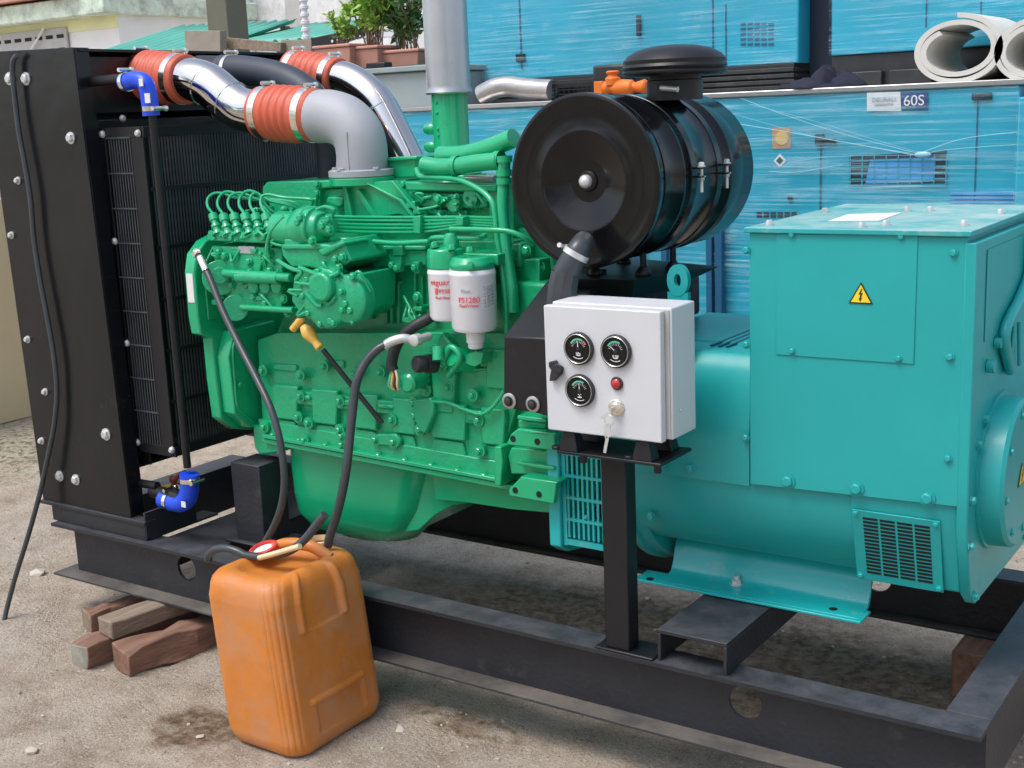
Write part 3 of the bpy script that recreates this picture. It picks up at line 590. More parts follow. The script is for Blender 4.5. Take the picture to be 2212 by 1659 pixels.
b = MB(); b.tube([PY(*z6(900, 350), .09), PY(*z6(830, 420), .08), PY(*z6(770, 520), .08), PY(*z6(755, 640), .085), PY(*z6(775, 700), .09)], .0055, 8); b.build('fuel_line', 'green', sol); b = MB(); b.tube([PY(*z6(1180, 290), .09), PY(*z6(1250, 265), .09), PY(*z6(1330, 290), .09), PY(*z6(1325, 325), .1), PY(*z6(1270, 350), .1)], .0042, 8); b.build('fuel_line', 'green', sol)
for a_, b_ in ((1290, 370), (1240, 430), (1300, 460), (1150, 560), (1030, 400), (1050, 360)): bolt(sol, PY(*z6(a_, b_), .062 if a_ > 1100 else .07), NY, .009, .012)
# head, rocker boxes, manifold
b = MB()
b.prism([(566, 404), (576, 393), (742, 388), (742, 404), (690, 408), (690, 470), (600, 470), (566, 420)], .27, .60)
b.prism([(690, 408), (880, 400), (1110, 395), (1110, 520), (700, 520)], .285, .60)
b.prism(pts(z6, (1270, 180), (1410, 180), (1400, 260), (1360, 275), (1260, 230)), .25, .30)
b.prism(pts(z6, (980, 190), (1170, 190), (1170, 300), (980, 280)), .262, .30)
b.prism(pts(z7, (380, 255), (1180, 280), (1180, 345), (400, 335)), .245, .60); b.prism(pts(z7, (400, 345), (1110, 365), (1100, 480), (960, 490), (700, 480), (560, 480), (400, 420)), .262, .55)
b.prism(pts(z7, (560, 490), (920, 500), (920, 560), (650, 560), (560, 520)), .27, .50); b.prism(pts(z7, (1110, 300), (1200, 300), (1200, 700), (1110, 690)), .26, .5)
b.prism([(700, 520), (1110, 520), (1110, 560), (700, 560)], .24, .6)
head = b.build('cylinder_head', 'casting', block, bev=.005)
b = MB()
b.prism(pts(z6, (1380, 600), (2120, 605), (2120, 640), (1400, 640)), .205, .28); b.prism(pts(z6, (1440, 640), (2120, 640), (2125, 770), (1700, 790), (1560, 760), (1450, 680)), .215, .28)
b.prism(pts(z6, (1835, 600), (1920, 600), (1920, 690), (1835, 690)), .195, .22); b.prism(pts(z6, (1850, 690), (1910, 690), (1905, 830), (1870, 835), (1810, 800), (1850, 790)), .20, .22); b.prism(pts(z6, (2000, 740), (2060, 740), (2065, 840), (2030, 850), (2000, 820)), .20, .22)
b.build('oil_cooler', 'casting', head, bev=.003)
for a_, b_ in ((1510, 630), (1835, 770), (1875, 795), (2030, 790), (1190, 70), (1190, 150)): bolt(head, PY(*z6(a_, b_), .199 if b_ > 500 else .268), NY, .008, .009)
for a_, b_ in ((660, 390), (950, 400), (380, 280), (420, 410), (800, 400), (1000, 440), (690, 545)): bolt(head, PY(*z7(a_, b_), .26), NY, .008, .010)
for a_, b_ in ((950, 395), (800, 440)):
    b = MB(); b.lathe(P(*z7(a_, b_), .25), (0, 1, 0), [(0, .012), (.0, .02), (.02, .021)], 18); b.build('boss', 'green', head)
p1 = PY(*z7(930, 240), .30); p2 = PY(*z7(1170, 245), .30); b = MB(); b.cyl(p1, p2, .012, 16); b.build('cross_pipe', 'galv', head)
clutter(head, z7, 420, 1090, 380, 640, .245, 26, 8); clutter(head, z6, 560, 1250, 280, 330, .25, 8, 9); clutter(block, z7, 400, 640, 1250, 1500, .19, 8, 12, 1.2); clutter(block, zc, 260, 700, 40, 300, .175, 12, 14, 1.3)
# intake: flange under the elbow and its ribbed support
fc = PY(782, 381, .29); b = MB(); b.lathe(fc - Vector((0, 0, .022)), UP, [(0, .078), (.003, .083), (.020, .083), (.022, .081)], 40)
b.prism([(740, 398), (845, 390), (905, 462), (908, 503), (895, 505), (890, 470), (860, 462), (800, 470), (745, 470)], .25, .262)
b.prism([(742, 398), (842, 392), (860, 470), (745, 470)], .262, .40)
for q in (((788, 395), (792, 395), (868, 432), (895, 470), (890, 472), (862, 436)), ((741, 398), (746, 398), (762, 468), (755, 468)), ((765, 410), (775, 408), (812, 468), (802, 468)), ((842, 392), (847, 390), (908, 462), (902, 464))): b.prism(q, .236, .255)
man = b.build('intake_manifold', 'green', block, bev=.003)
b = MB(); b.prism([(832, 345), (897, 341), (897, 382), (845, 385), (838, 372)], .33, .50); b.prism([(828, 341), (900, 337), (900, 345), (832, 349)], .32, .52); b.build('thermostat_housing', 'green', man, bev=.003)
b = MB(); b.lathe(fc, UP, [(0, .079), (.002, .083), (.016, .083), (.018, .079), (.019, .060)], 40)
el = [PY(688, 252, .29), PY(715, 252, .29), PY(748, 264, .29), PY(773, 292, .29), PY(782, 330, .29), fc + Vector((0, 0, .01))]
b.tube(el, .0655, 28, rf=lambda t: 1.02 - .04 * t); b.xz([(fc.x + .01, fc.z + .01), (fc.x + .016, fc.z + .01), (fc.x + .016, fc.z + .11), (fc.x + .01, fc.z + .09)], .225, .26)
elb = b.build('intake_elbow', 'alu', man, ang=50)
for k in range(5): a = 2 * PI * k / 5 + .9; bolt(elb, fc + Vector((math.cos(a) * .073, math.sin(a) * .073, .0175)), UP, .008, .007, 'alu')
def bellows(c0, c1, r, name='silicone_hose'):
    c0, c1 = Vector(c0), Vector(c1); L_ = (c1 - c0).length; pr = [(0, r * .955), (.003, r)]
    n_ = 4; a0, a1 = .22 * L_, .72 * L_
    pr += [(a0 - .004, r)]
    for i in range(n_ * 8 + 1):
        t = i / (n_ * 8); pr.append((a0 + t * (a1 - a0), r * (1.045 + .045 * math.cos(t * n_ * 2 * PI + PI))))
    pr += [(a1 + .004, r), (L_ - .002, r), (L_, r * .955)]
    b = MB(); b.lathe(c0, c1 - c0, pr, 36); h = b.build(name, 'red', GEN, ang=70)
    for t in (.12, .86): ring(c0 + (c1 - c0) * t, c1 - c0, r * 1.03, .021, parent=h)
    return h
YA = .26
ra, rb = PY(292, 163, YA), PY(405, 172, YA); bellows(ra, rb, .066)
rc, rd = PY(563, 243, .28), PY(688, 250, .29); bellows(rc, rd, .0675)
b = MB(); b.tube([PY(u, v, y) for u, v, y in ((392, 170, .26), (425, 174, .26), (455, 186, .263), (485, 210, .267), (515, 232, .272), (545, 241, .277), (575, 243, .28))], .0575, 28); cp = b.build('charge_air_pipe', 'chrome', GEN, ang=50)
for u, v, y, u2, v2 in ((447, 183, .262, 460, 191), (500, 221, .27, 512, 229)): b = MB(); b.lathe(PY(u, v, y), PY(u2, v2, y) - PY(u, v, y), [(0, .0577), (.002, .059), (.004, .0577)], 30); b.build('weld_seam', 'chrome', cp)
YB = .62
bellows(PY(628, 150, YB), PY(733, 168, YB), .055)
b = MB(); b.tube([PY(u, v, YB) for u, v in ((720, 166), (750, 172), (782, 190), (815, 222), (845, 275), (880, 345), (900, 390))], .048, 28); cp = b.build('charge_air_pipe', 'chrome', GEN, ang=50)
b = MB(); q = PY(822, 234, YB); b.lathe(q, PY(832, 252, YB) - q, [(0, .0482), (.002, .05), (.005, .05), (.007, .0482)], 30); b.build('weld_seam', 'chrome', cp)
b = MB(); b.tube([PY(u, v, .43) for u, v in ((480, 150), (530, 152), (590, 162), (640, 182), (680, 215), (705, 270), (715, 330), (718, 400))], .040, 24); ch = b.build('top_coolant_hose', 'bluerub', GEN)
ring(PY(500, 151, .43), PXD, .042, .014, parent=ch)
b = MB(); b.cyl(PY(430, 148, .43), PY(500, 150, .43), .037, 20); b.build('tank_outlet', 'satin', rad)
# exhaust stack
YE = .47; e0 = PY(970, 203, YE); b = MB(); b.lathe(e0, UP, [(0, .057), (.004, .060), (.012, .057), (.02, .0555), (1.1, .0555), (1.1, .052), (.01, .050)], 40, 0, False); b.build('exhaust_stack', 'galv', GEN)
b = MB(); b.lathe(e0 - Vector((0, 0, .20)), UP, [(0, .075), (.02, .062), (.05, .048), (.055, .046), (.21, .046)], 32); g0 = e0 - Vector((0, 0, .20)); b.box(g0.x - .06, g0.x + .07, YE - .05, YE + .05, g0.z - .08, g0.z)
ex = b.build('exhaust_elbow', 'green', GEN, bev=.003)
for dz in (.085, .13): b = MB(); b.ball(e0 + Vector((-.056, -.01, -dz)), .020, 12, 0, (1.2, .8, .8)); b.build('boss', 'green', ex)
for dz in (.02, .045, .085, .10, .14): bolt(ex, e0 + Vector((-.006, -.045, -dz)), NY, .0045, .004, 'green', 'bolt_head')
# pipes at the flywheel end
b = MB(); b.tube([PY(*z7(550, 110), .24), PY(*z7(700, 130), .24), PY(*z7(840, 120), .235), PY(*z7(1010, 95), .23), PY(*z7(1200, 75), .23)], .020, 18)
b.tube([PY(*z7(700, 30), .30), PY(*z7(900, 20), .28), PY(*z7(1130, -40), .26), PY(*z7(1330, -120), .25)], .022, 18); wp = b.build('water_pipe', 'green', block)
for t in ((830, 118), (1200, 75)): ring(PY(*z7(*t), .235), PXD, .023, .014, 'green', wp, 'hose_clamp', False)
b = MB(); b.tube([PY(*z7(1250, 55), .225), PY(*z7(1240, 300), .22), PY(*z7(1235, 500), .215), PY(*z7(1250, 700), .21), PY(*z7(1270, 900), .205), PY(*z7(1310, 1180), .2), PY(*z7(1320, 1380), .2)], .0145, 16); b.build('oil_pipe', 'green', block)
for t in ((1250, 60), (1245, 180), (1245, 250), (1275, 880)): ring(PY(*z7(*t), .22), UP, .018, .014, 'green', block, 'pipe_union', False)
b = MB(); b.tube([PY(*z7(490, 150), .26), PY(*z7(520, 210), .245), PY(*z7(640, 220), .235), PY(*z7(850, 240), .225), PY(*z7(1040, 330), .215), PY(*z7(1140, 430), .205), PY(*z7(1170, 560), .2), PY(*z7(1185, 740), .195), PY(*z7(1220, 950), .19), PY(*z7(1260, 1300), .185), PY(*z7(1270, 1560), .19)], .0068, 10); b.build('fuel_line', 'green', block)
b = MB(); b.tube([PY(*z7(780, 665), .16), PY(*z7(1100, 672), .16), PY(*z7(1280, 685), .17), PY(*z7(1400, 730), .18), PY(*z7(1500, 800), .2)], .006, 10); b.build('fuel_line', 'green', block)
b = MB(); b.tube([PY(*zc(250, 530), .17), PY(*zc(420, 545), .17), PY(*zc(560, 600), .17), PY(*zc(700, 640), .17), PY(*zc(790, 590), .17), PY(*zc(850, 520), .17), PY(*zc(900, 440), .17)], .0048, 8); b.build('fuel_line', 'green', block)
b = MB(); b.prism(pts(zc, (110, 520), (260, 500), (290, 560), (290, 640), (220, 810), (160, 790), (110, 640)), .165, .185); b.build('bracket', 'green', block, bev=.004)
b = MB(); b.prism([(1108, 490), (1180, 500), (1200, 600), (1200, 705), (1120, 720), (1100, 640)], .30, .60); b.prism(pts(z7, (1290, 780), (1390, 790), (1390, 1000), (1290, 990)), .24, .32); b.prism(pts(z7, (1390, 1070), (1540, 1090), (1540, 1200), (1390, 1190)), .28, .33); fl = b.build('flywheel_housing', 'casting', GEN, bev=.006)
b = MB(); b.xz([(1.30, .52), (1.71, .50), (1.73, .62), (1.73, .93), (1.66, 1.02), (1.44, 1.02), (1.40, .9), (1.30, .8)], .225, .65); b.build('housing_shell', 'casting', fl, bev=.008)
for a_, b_ in ((1440, 850), (1400, 1140), (1450, 1330), (1560, 990)): bolt(fl, PY(*z7(a_, b_), .24 if b_ < 900 else .27), NY, .010, .010)
b = MB()
b.prism(pts(zc, (1010, 650), (1260, 680), (1260, 720), (1010, 690)), .135, .25); b.prism(pts(zc, (1020, 690), (1260, 720), (1260, 770), (1020, 760)), .15, .25)
b.prism(pts(zc, (920, 890), (960, 810), (1020, 765), (1330, 810), (1340, 960), (1310, 955), (940, 910)), .12, .135); b.prism(pts(zc, (1000, 790), (1350, 800), (1340, 830), (960, 810)), .12, .2)
b.prism(pts(zc, (960, 930), (1330, 960), (1340, 1190), (1050, 1160), (960, 1160), (930, 1000)), .17, .3); b.prism(pts(zc, (1010, 1050), (1330, 1095), (1330, 1130), (1020, 1085)), .15, .2)
b.prism(pts(zc, (940, 1290), (1040, 1190), (1350, 1240), (1330, 1420), (940, 1350)), .12, .135); b.prism(pts(zc, (1040, 1180), (1360, 1230), (1355, 1255), (1030, 1205)), .12, .22)
b.prism(pts(zc, (815, 920), (870, 925), (885, 1060), (870, 1270), (815, 1255)), .15, .24)
mb = b.build('mounting_bracket', 'green', fl, bev=.003)
for a_, b_ in ((975, 855), (1185, 880), (995, 1300), (1200, 1335)): 
    b = MB(); q = PY(*zc(a_, b_), .119); b.cyl(q, q + Vector((0, .004, 0)), .0075, 16); b.build('bolt_hole', 'core', mb)
b = MB(); b.lathe(P(*zc(440, 150), .14), (0.2, 1, -.3), [(0, .02), (.02, .028), (.07, .03)], 20); b.cyl(P(*zc(330, 180), .12), P(*zc(330, 60), .13), .014, 14); b.prism(pts(zc, (560, 130), (650, 100), (720, 110), (700, 200), (640, 230), (560, 200)), .15, .2); b.tube([PY(*zc(380, 160), .14), PY(*zc(440, 60), .14), PY(*zc(520, 150), .14), PY(*zc(420, 310), .15)], .008, 10)
b.build('fuel_fitting', 'green', block, bev=.002)
b = MB(); b.lathe(P(*zc(50, 380), .12), (0, 1, 0), [(0, .018), (.006, .024), (.012, .024), (.014, .019), (.07, .022)], 22); b.build('oil_filler', 'green', block)
b = MB(); c0 = PY(*zc(130, 210), .095); b.lathe(c0, (.35, 1, -.12), [(0, .017), (.004, .020), (.022, .020), (.024, .016), (.028, .016), (.030, .022), (.055, .023)], 24); b.build('black_cap', 'rubber', block)
# lifting bracket beside the filters
b = MB(); b.xz([(1.30, .70), (1.36, .70), (1.38, .86), (1.34, .90), (1.30, .84)], .18, .26); b.build('starter_bracket', 'casting', block, bev=.006)
# dipstick
b = MB(); d0 = PY(697, 755, .10); d1 = PY(826, 915, .165); b.tube([d0, d1], .0065, 12, smooth=False); ds = b.build('dipstick', 'rubber', GEN)
b = MB(); g0 = PY(692, 752, .10); g1 = PY(655, 705, .095); b.lathe(g0, g1 - g0, [(0, .009), (.002, .012), (.018, .010), (.022, .010), (.035, .015), (.05, .018), (.062, .014), (.072, .009)], 14)
t0 = PY(632, 712, .095); t1 = PY(655, 684, .095); b.tube([t0, t0.lerp(t1, .5), t1], .0095, 10, smooth=False)
b.build('grip', 'amber', ds, bev=.002)
# fuel filters
def ffilter(u, vt_, vb, y, half, drain):
    r = half; t = PY(u, vt_, y + r); z1, z0 = t.z, PY(u, vb, y + r).z; t.y = y; b = MB(); L_ = z1 - z0
    b.lathe((t.x, t.y + r, z0), UP, [(0, r * .72), (.003, r * .9), (.012, r), (L_ - .014, r), (L_ - .012, r * 1.02), (L_ - .008, r * 1.02), (L_ - .006, r), (L_, r * .97)], 40)
    f = b.build('fuel_filter', 'white', GEN)
    if drain: b = MB(); b.lathe((t.x, t.y + r, z0 - .040), UP, [(0, .016), (.003, .018), (.012, .018), (.014, .021), (.04, .022)], 24); b.build('drain_valve', 'white', f)
    return f, (t.x, t.y + r), r, z0, z1
f1, c1, r1, za, f1top = ffilter(966, 578, 690, .115, .046, False)
def f1z(v): return PY(948, v, .12).z
text('etguard', .019, (0, 0, f1z(610)), 'redink', f1, bend=(c1, r1, .30)); text('FF5580', .013, (0, 0, f1z(629)), 'redink', f1, bend=(c1, r1, .46)); text('Fuel Filter', .009, (0, 0, f1z(643)), 'redink', f1, bend=(c1, r1, .36))
b = MB(); rr_ = r1 + .0014
for z0_, z1_, a0_, a1_ in ((f1z(636), f1z(622), -.06, .10),):
    k = 6; b.rings([[(c1[0] + math.sin(a) * q, c1[1] - math.cos(a) * q, z) for a, q, z in ((aa, r1 - .002, z0_), (aa, rr_, z0_), (aa, rr_, z1_), (aa, r1 - .002, z1_))] for aa in [a0_ + (a1_ - a0_) * t / k for t in range(k + 1)]])
b.build('emblem_block', 'redink', f1)
f2, c2, r2, za, f2top = ffilter(1020, 580, 714, .08, .0525, True)
def zz(v): return PY(1019, v, .07).z
text('Fleet', .011, (0, 0, zz(632)), 'greyink', f2, bend=(c2, r2, .30)); text('FS1280', .017, (0, 0, zz(652)), 'redink', f2, bend=(c2, r2, .42)); text('Fuel/Water', .010, (0, 0, zz(664)), 'redink', f2, bend=(c2, r2, .42))
for k in range(7): text('Nr 362', .0065, (0, 0, zz(624 + k * 7)), 'greyink', f2, bend=(c2, r2, 1.22)); text('0012', .0065, (0, 0, zz(622 + k * 7)), 'greyink', f2, bend=(c2, r2, 1.55))
b = MB(); za1 = f1top; za2 = f2top
b.lathe((c1[0], c1[1], za1), UP, [(0, .047), (.03, .047), (.045, .043), (.05, .02)], 36); b.lathe((c2[0], c2[1], za2), UP, [(0, .050), (.012, .052), (.02, .047), (.028, .042)], 36); b.box(c1[0], c2[0] + .03, c1[1] - .02, c1[1] + .06, za2 + .002, za2 + .026)
b.lathe((c1[0] + .015, c1[1], za1 + .045), UP, [(0, .02), (.02, .018), (.035, .012)], 16); b.box(c1[0] - .02, c2[0] + .05, c2[1] + .03, .25, za2 + .004, za2 + .03)
fh = b.build('filter_head', 'green', GEN, bev=.003)
for p in ((c2[0] + .03, c2[1] - .045, za2 + .012),): bolt(fh, p, (.5, -1, 0), .007, .008)
for k in range(3): bolt(fh, (c1[0] - .01 + k * .05, c1[1] - .03, za1 + .05 - k * .004), UP, .008, .012)
# black plastic guard with two big washers
b = MB(); A = [PY(1088, 727, .02), PY(1200, 733, .02), PY(1200, 905, .02), PY(1160, 893, .02), PY(1088, 880, .02)]
b.hexa([(p.x, .02, p.z) for p in A], [(A[0].x + .0, .24, A[0].z + .12), (A[1].x, .24, A[1].z + .12), (A[2].x, .24, A[2].z), (A[3].x, .24, A[3].z), (A[4].x, .24, A[4].z)])
bb = b.build('black_guard_box', 'satin', GEN, bev=.003)
for u, v in ((1101, 866), (1152, 873)):
    b = MB(); p = PY(u, v, .019); b.lathe(p - Vector((0, .004, 0)), (0, 1, 0), [(0, .016), (.001, .0175), (.004, .0175)], 28, 0); b.build('washer', 'galv', bb); b = MB(); b.hexn(p - Vector((0, .004, 0)), NY, .0085, .007); b.build('screw', 'frame', bb)
b = MB(); b.tube([PY(1215, 735, .055), PY(1213, 660, .05), PY(1216, 618, .05), PY(1222, 590, .055)], .034, 10, smooth=False, rf=lambda t: 1.0 - .1 * t); b.tube([PY(1222, 592, .055), PY(1238, 560, .06), PY(1252, 536, .07), PY(1262, 520, .10)], .029, 14, rf=lambda t: 1.0 - .25 * t)
dct = b.build('dust_duct', 'hose', GEN, ang=30); b = MB()
ring(PY(1244, 549, .064), PY(1256, 528, .07) - PY(1238, 560, .06), .028, .012, 'zinc', dct)
# ---- air filter
FR = .179; f0 = Vector((PY(1257, 393, .13).x, .13, PY(1257, 393, .13).z)); FA = Vector((.02, 1, 0)).normalized(); b = MB()
FLn = .47
b.lathe(f0, FA, [(.030, FR - .010), (.034, FR), (.055, FR), (.056, FR - .004), (.118, FR - .004), (.120, FR - .002), (.126, FR - .002), (.128, FR - .004), (.335, FR - .004), (.338, FR - .001), (.344, FR - .001), (.346, FR - .004), (FLn - .012, FR - .004), (FLn, FR - .016)], 96)
af = b.build('air_filter', 'filter', GEN, ang=50)
b = MB(); b.lathe(f0, FA, [(.036, .010), (.034, .020), (.024, .050), (.013, .080), (.006, .098), (.0035, .103), (.0035, .107), (.005, .110), (.003, FR - .014), (.001, FR - .008), (.001, FR - .002), (.004, FR + .003), (.022, FR + .003), (.026, FR)], 96, 0, True); b.build('end_cover', 'filter', af, ang=50)
b = MB(); b.lathe(f0 + FA * .036, -FA, [(0, .020), (.014, .022), (.018, .019)], 24, 1); b.lathe(f0 + FA * .018, -FA, [(0, .014), (.006, .0145), (.012, .012), (.016, .006)], 20, 0); b.build('wing_nut', ['zinc', 'satin'], af)
for d in (.165, .285):
    b = MB(); b.lathe(f0 + FA * (d - .012), FA, [(0, FR - .0035), (.001, FR - .002), (.023, FR - .002), (.024, FR - .0035)], 96, 0, False); st = b.build('clamp_strap', 'filter', af)
    a = math.radians(-28); cx = f0 + FA * d; hz = PY(1500, 372, .3).z - f0.z; hx = math.sqrt(FR * FR - .004); q = Vector((cx.x + math.sqrt(max(0, FR ** 2 - (.02) ** 2)) * math.cos(math.radians(-12)), 0, 0))
    an = math.radians(2); rad_ = Vector((math.cos(an), 0, math.sin(an))); c_ = cx + rad_ * (FR + .008)
    b = MB(); b.box(c_.x - .010, c_.x + .012, c_.y - .012, c_.y + .012, c_.z + .009, c_.z + .013); b.box(c_.x - .010, c_.x + .012, c_.y - .012, c_.y + .012, c_.z - .009, c_.z - .005); b.build('strap_lug', 'filter', st, bev=.001)
    b = MB(); b.cyl(c_ + Vector((.004, 0, -.04)), c_ + Vector((.004, 0, .02)), .0035, 10); b.hexn(c_ + Vector((.004, 0, .013)), UP, .0065, .010); b.hexn(c_ + Vector((.004, 0, -.006)), (0, 0, -1), .0065, .010); b.build('strap_bolt', 'zinc', st)
n0 = PY(1458, 225, .36); n0.z = f0.z + FR - .02; ztop = PY(1460, 150, .36).z + .022; b = MB(); b.lathe((n0.x, n0.y, n0.z), UP, [(0, .060), (ztop - n0.z - .045, .060), (ztop - n0.z - .043, .056), (ztop - n0.z, .056)], 40); nk = b.build('intake_neck', 'satin', af)
b = MB(); b.lathe((n0.x, n0.y, ztop - .035), UP, [(.004, .050), (.0, .098), (.005, .113), (.009, .114), (.013, .109), (.019, .113), (.025, .109), (.033, .110), (.044, .100), (.055, .080), (.062, .05), (.065, .015)], 64); b.build('rain_cap', 'satin', af, ang=25)
b = MB(); b.cyl((n0.x + .0, n0.y - .064, ztop - .06), (n0.x + .04, n0.y - .064, ztop - .065), .006, 10); b.build('neck_clamp', 'zinc', af)
# bracket plates that carry the filter
b = MB(); zt_ = 1.045
b.hexa([(1.72, .20, zt_ - .045), (1.83, .22, zt_ - .05), (1.86, .34, zt_ - .045), (1.60, .50, zt_ - .045)], [(1.70, .14, zt_), (1.865, .175, zt_), (1.945, .42, zt_), (1.56, .56, zt_)])
for x, y in ((1.74, .22), (1.85, .24), (1.87, .34), (1.70, .42)): b.cyl((x, y, zt_), (x, y, zt_ + .05), .007, 10); b.lathe((x, y, zt_), UP, [(0, .018), (.006, .018), (.02, .008)], 14)
b.build('filter_bracket', 'satin', GEN, bev=.002)
b = MB(); b.box(1.56, 1.80, .24, .62, .90, .999); b.build('filter_stand', 'core', GEN, bev=.01)
# ---- alternator
YC = .435
prof = [(.165, .655), (.168, .60), (.182, .545), (.208, .495), (.25, .458), (.32, .435), (YC, .428)]
full = prof + [(2 * YC - y, z) for y, z in prof[::-1][1:]] + [(2 * YC - .165, .70), (2 * YC - .19, .80), (2 * YC - .30, .90), (.30, .90), (.19, .80), (.165, .70)]
b = MB(); b.yz(full, 1.80, 2.345); alt = b.build('alternator', 'teal', GEN, ang=32, bev=.002)
b = MB(); sp_ = [(.158, .632), (.158, .74), (.161, .79), (.168, .83), (.180, .865), (.198, .892), (.206, .897)]; b.yz(sp_ + [(2 * YC - y, z) for y, z in sp_[::-1]], 1.80, 2.130); b.build('saddle_cover', 'teal', alt, ang=30)
for u, v in ((1431, 1002), (1489, 1010)): bolt(alt, PY(u, v, .1575), NY, .010, .008, 'teal')
# coupling adaptor: ring, grille plate, cone
b = MB(); b.yz([(.158, .70), (.158, .425), (.19, .405), (.30, .385), (.57, .385), (.70, .42), (.71, .70), (.6, .93), (.27, .93)], 1.637, 1.668); ad = b.build('adaptor_ring', 'tealpale', alt, bev=.003)
b = MB(); b.yz([(.30, .45), (.60, .45), (.60, .85), (.30, .85)], 1.668, 1.80); b.build('adaptor_core', 'core', ad)
b = MB(); X0, X1, Z0, Z1 = 1.669, 1.790, .428, .70
for i in range(9): x = X0 + .012 + i * .0128; b.box(x, x + .0052, .170, .1745, Z0 + .02, Z1 - .012)
for k in range(6): z = Z0 + .008 + k * .0515; b.box(X0, X1, .1685, .1765, z - (.006 if k in (0, 5) else 0), z + .007)
b.box(X0, X0 + .010, .1683, .1767, Z0, Z1); b.box(X1 - .006, X1, .1683, .1767, Z0, Z1); b.hexn(((X0 + X1) / 2, .170, .502), NY, .004, .005)
b.build('guard_grille', 'tealpale', ad)
b = MB(); rs = []
for x, s_ in ((1.790, .90), (1.80, 1.0), (1.81, 1.03), (1.83, 1.03), (1.835, 1.0), (1.86, .985)):
    rs.append([Vector((x, YC + .27 * s_ * math.cos(a), .655 + .295 * s_ * math.sin(a) * (1 if math.sin(a) < 0 else .8))) for a in [2 * PI * k / 40 for k in range(40)]])
b.rings(rs); b.build('end_flange', 'teal', ad, ang=30)
for a in (200, 215, 232): a = math.radians(a); bolt(ad, (1.79, YC + .255 * math.cos(a), .655 + .27 * math.sin(a)), (-1, 0, 0), .008, .008, 'teal')
bolt(ad, PY(1407, 1115, .18), NY, .008, .007, 'teal')
# terminal box
bx0, bx1 = 2.1335, 2.549; TZ = 1.150; BZ = .632
b = MB(); A = PY(1602, 1044, .152); B2 = PY(2065, 1100, .152)
b.hexa([(bx0, .152, A.z), (bx1, .152, B2.z + .004), (bx1, .70, B2.z + .004), (bx0, .70, A.z)], [(bx0, .152, TZ), (bx1, .152, TZ), (bx1, .70, TZ), (bx0, .70, TZ)]); tb_ = b.build('terminal_box', 'teal', alt, bev=.002)
b = MB(); b.box(bx0 - .008, bx1 + .010, .143, .71, TZ + .0005, TZ + .011); lid = b.build('lid', 'tealdust', tb_, bev=.002)
b = MB(); l0 = [PZ(u, v, TZ + .0125) for u, v in ((1788, 477), (1833, 462), (1948, 459), (1900, 476))]; b.hexa([q - Vector((0, 0, .001)) for q in l0], l0); b.build('paper_label', 'label', lid)
for u, v in ((1662, 486), (1782, 459), (1914, 498 - 11), (1862, 491), (2010, 456), (2083, 487), (2162, 462), (1960, 456)): p = PZ(u, v, TZ + .011); bolt(lid, p, UP, .007, .010, 'zinc')
b = MB(); q = [PY(u, v, .1505) for u, v in ((1678, 505), (1983, 508), (1974, 787), (1676, 766))]; b.hexa([(p.x, .1495, p.z) for p in q], [(p.x, .1535, p.z) for p in q]); acc = b.build('access_cover', 'teal', tb_, bev=.001)
for u, v in ((1711, 507), (1947, 511), (1711, 758), (1941, 774)): bolt(acc, PY(u, v, .1493), NY, .0055, .006, 'teal')
for u, v in ((1613, 540), (2060, 546), (1612, 744), (2052, 771), (1611, 945), (2048, 990)): bolt(tb_, PY(u, v, .1515), NY, .0065, .007, 'teal')
for u, v in ((1702, 1038), (1850, 1054), (2003, 1075)): bolt(tb_, PY(u, v + 1, .1515), NY, .0115, .010, 'teal')
def warn(c, s, parent, ax='y'):
    b = MB()
    def loc(x, z, d): return Vector((c[0] + x, c[1] - d, c[2] + z)) if ax == 'y' else Vector((c[0] + d, c[1] + x, c[2] + z))
    t = lambda k, d, dz=0: [loc(-.5 * s * k, -.30 * s * k + dz, d), loc(.5 * s * k, -.30 * s * k + dz, d), loc(0, .57 * s * k + dz, d)]
    b.hexa(t(1.12, .0005), t(1.12, .0012), 1); b.hexa(t(.90, .0012), t(.90, .0018), 0)
    z = [(.02, .34), (-.10, .08), (-.01, .10), (-.06, -.10), (-.10, -.08), (-.02, -.24), (.06, -.06), (.015, -.08), (.09, .17), (.0, .15), (.07, .34)]
    b.hexa([loc(x * s, y * s, .0018) for x, y in z], [loc(x * s, y * s, .0024) for x, y in z], 1)
    return b.build('warning_label', ['yellow', 'blackink'], parent)
warn(PY(1860, 640, .149), .042, acc)
# tail housing with louvred vent
b = MB(); TX0, TX1 = 2.340, 2.545
tp = [(.158, .660), (.165, .60), (.205, .462), (.26, .440), (.61, .440), (.665, .462), (.705, .60), (.712, .66)]
b.yz(tp, TX0, TX1); th = b.build('tail_housing', 'teal', alt, bev=.003)
b = MB(); tp2 = [(.150, .70), (.150, .60), (.196, .462), (.23, .434), (.64, .434), (.674, .462), (.72, .60), (.72, .70), (.72, 1.14), (.150, 1.14)]
b.yz(tp2, TX1 + .001, TX1 + .022); ef = b.build('end_plate', 'teal', alt, bev=.003)
V0 = Vector((0, .1635, .612)); V1 = Vector((0, .2015, .462)); dn = (V1 - V0); nrm = Vector((0, -dn.z, dn.y)).normalized(); 
if nrm.y > 0: nrm = -nrm
def vp(x, t, o): q = V0 + dn * t; return (x, q.y + nrm.y * o, q.z + nrm.z * o)
b = MB(); b.hexa([vp(2.345, -.02, .0015), vp(2.515, -.02, .0015), vp(2.515, 1.02, .0015), vp(2.345, 1.02, .0015)], [vp(2.345, -.02, .005), vp(2.515, -.02, .005), vp(2.515, 1.02, .005), vp(2.345, 1.02, .005)]); vg = b.build('vent_cover', 'teal', th, bev=.001)
b = MB()
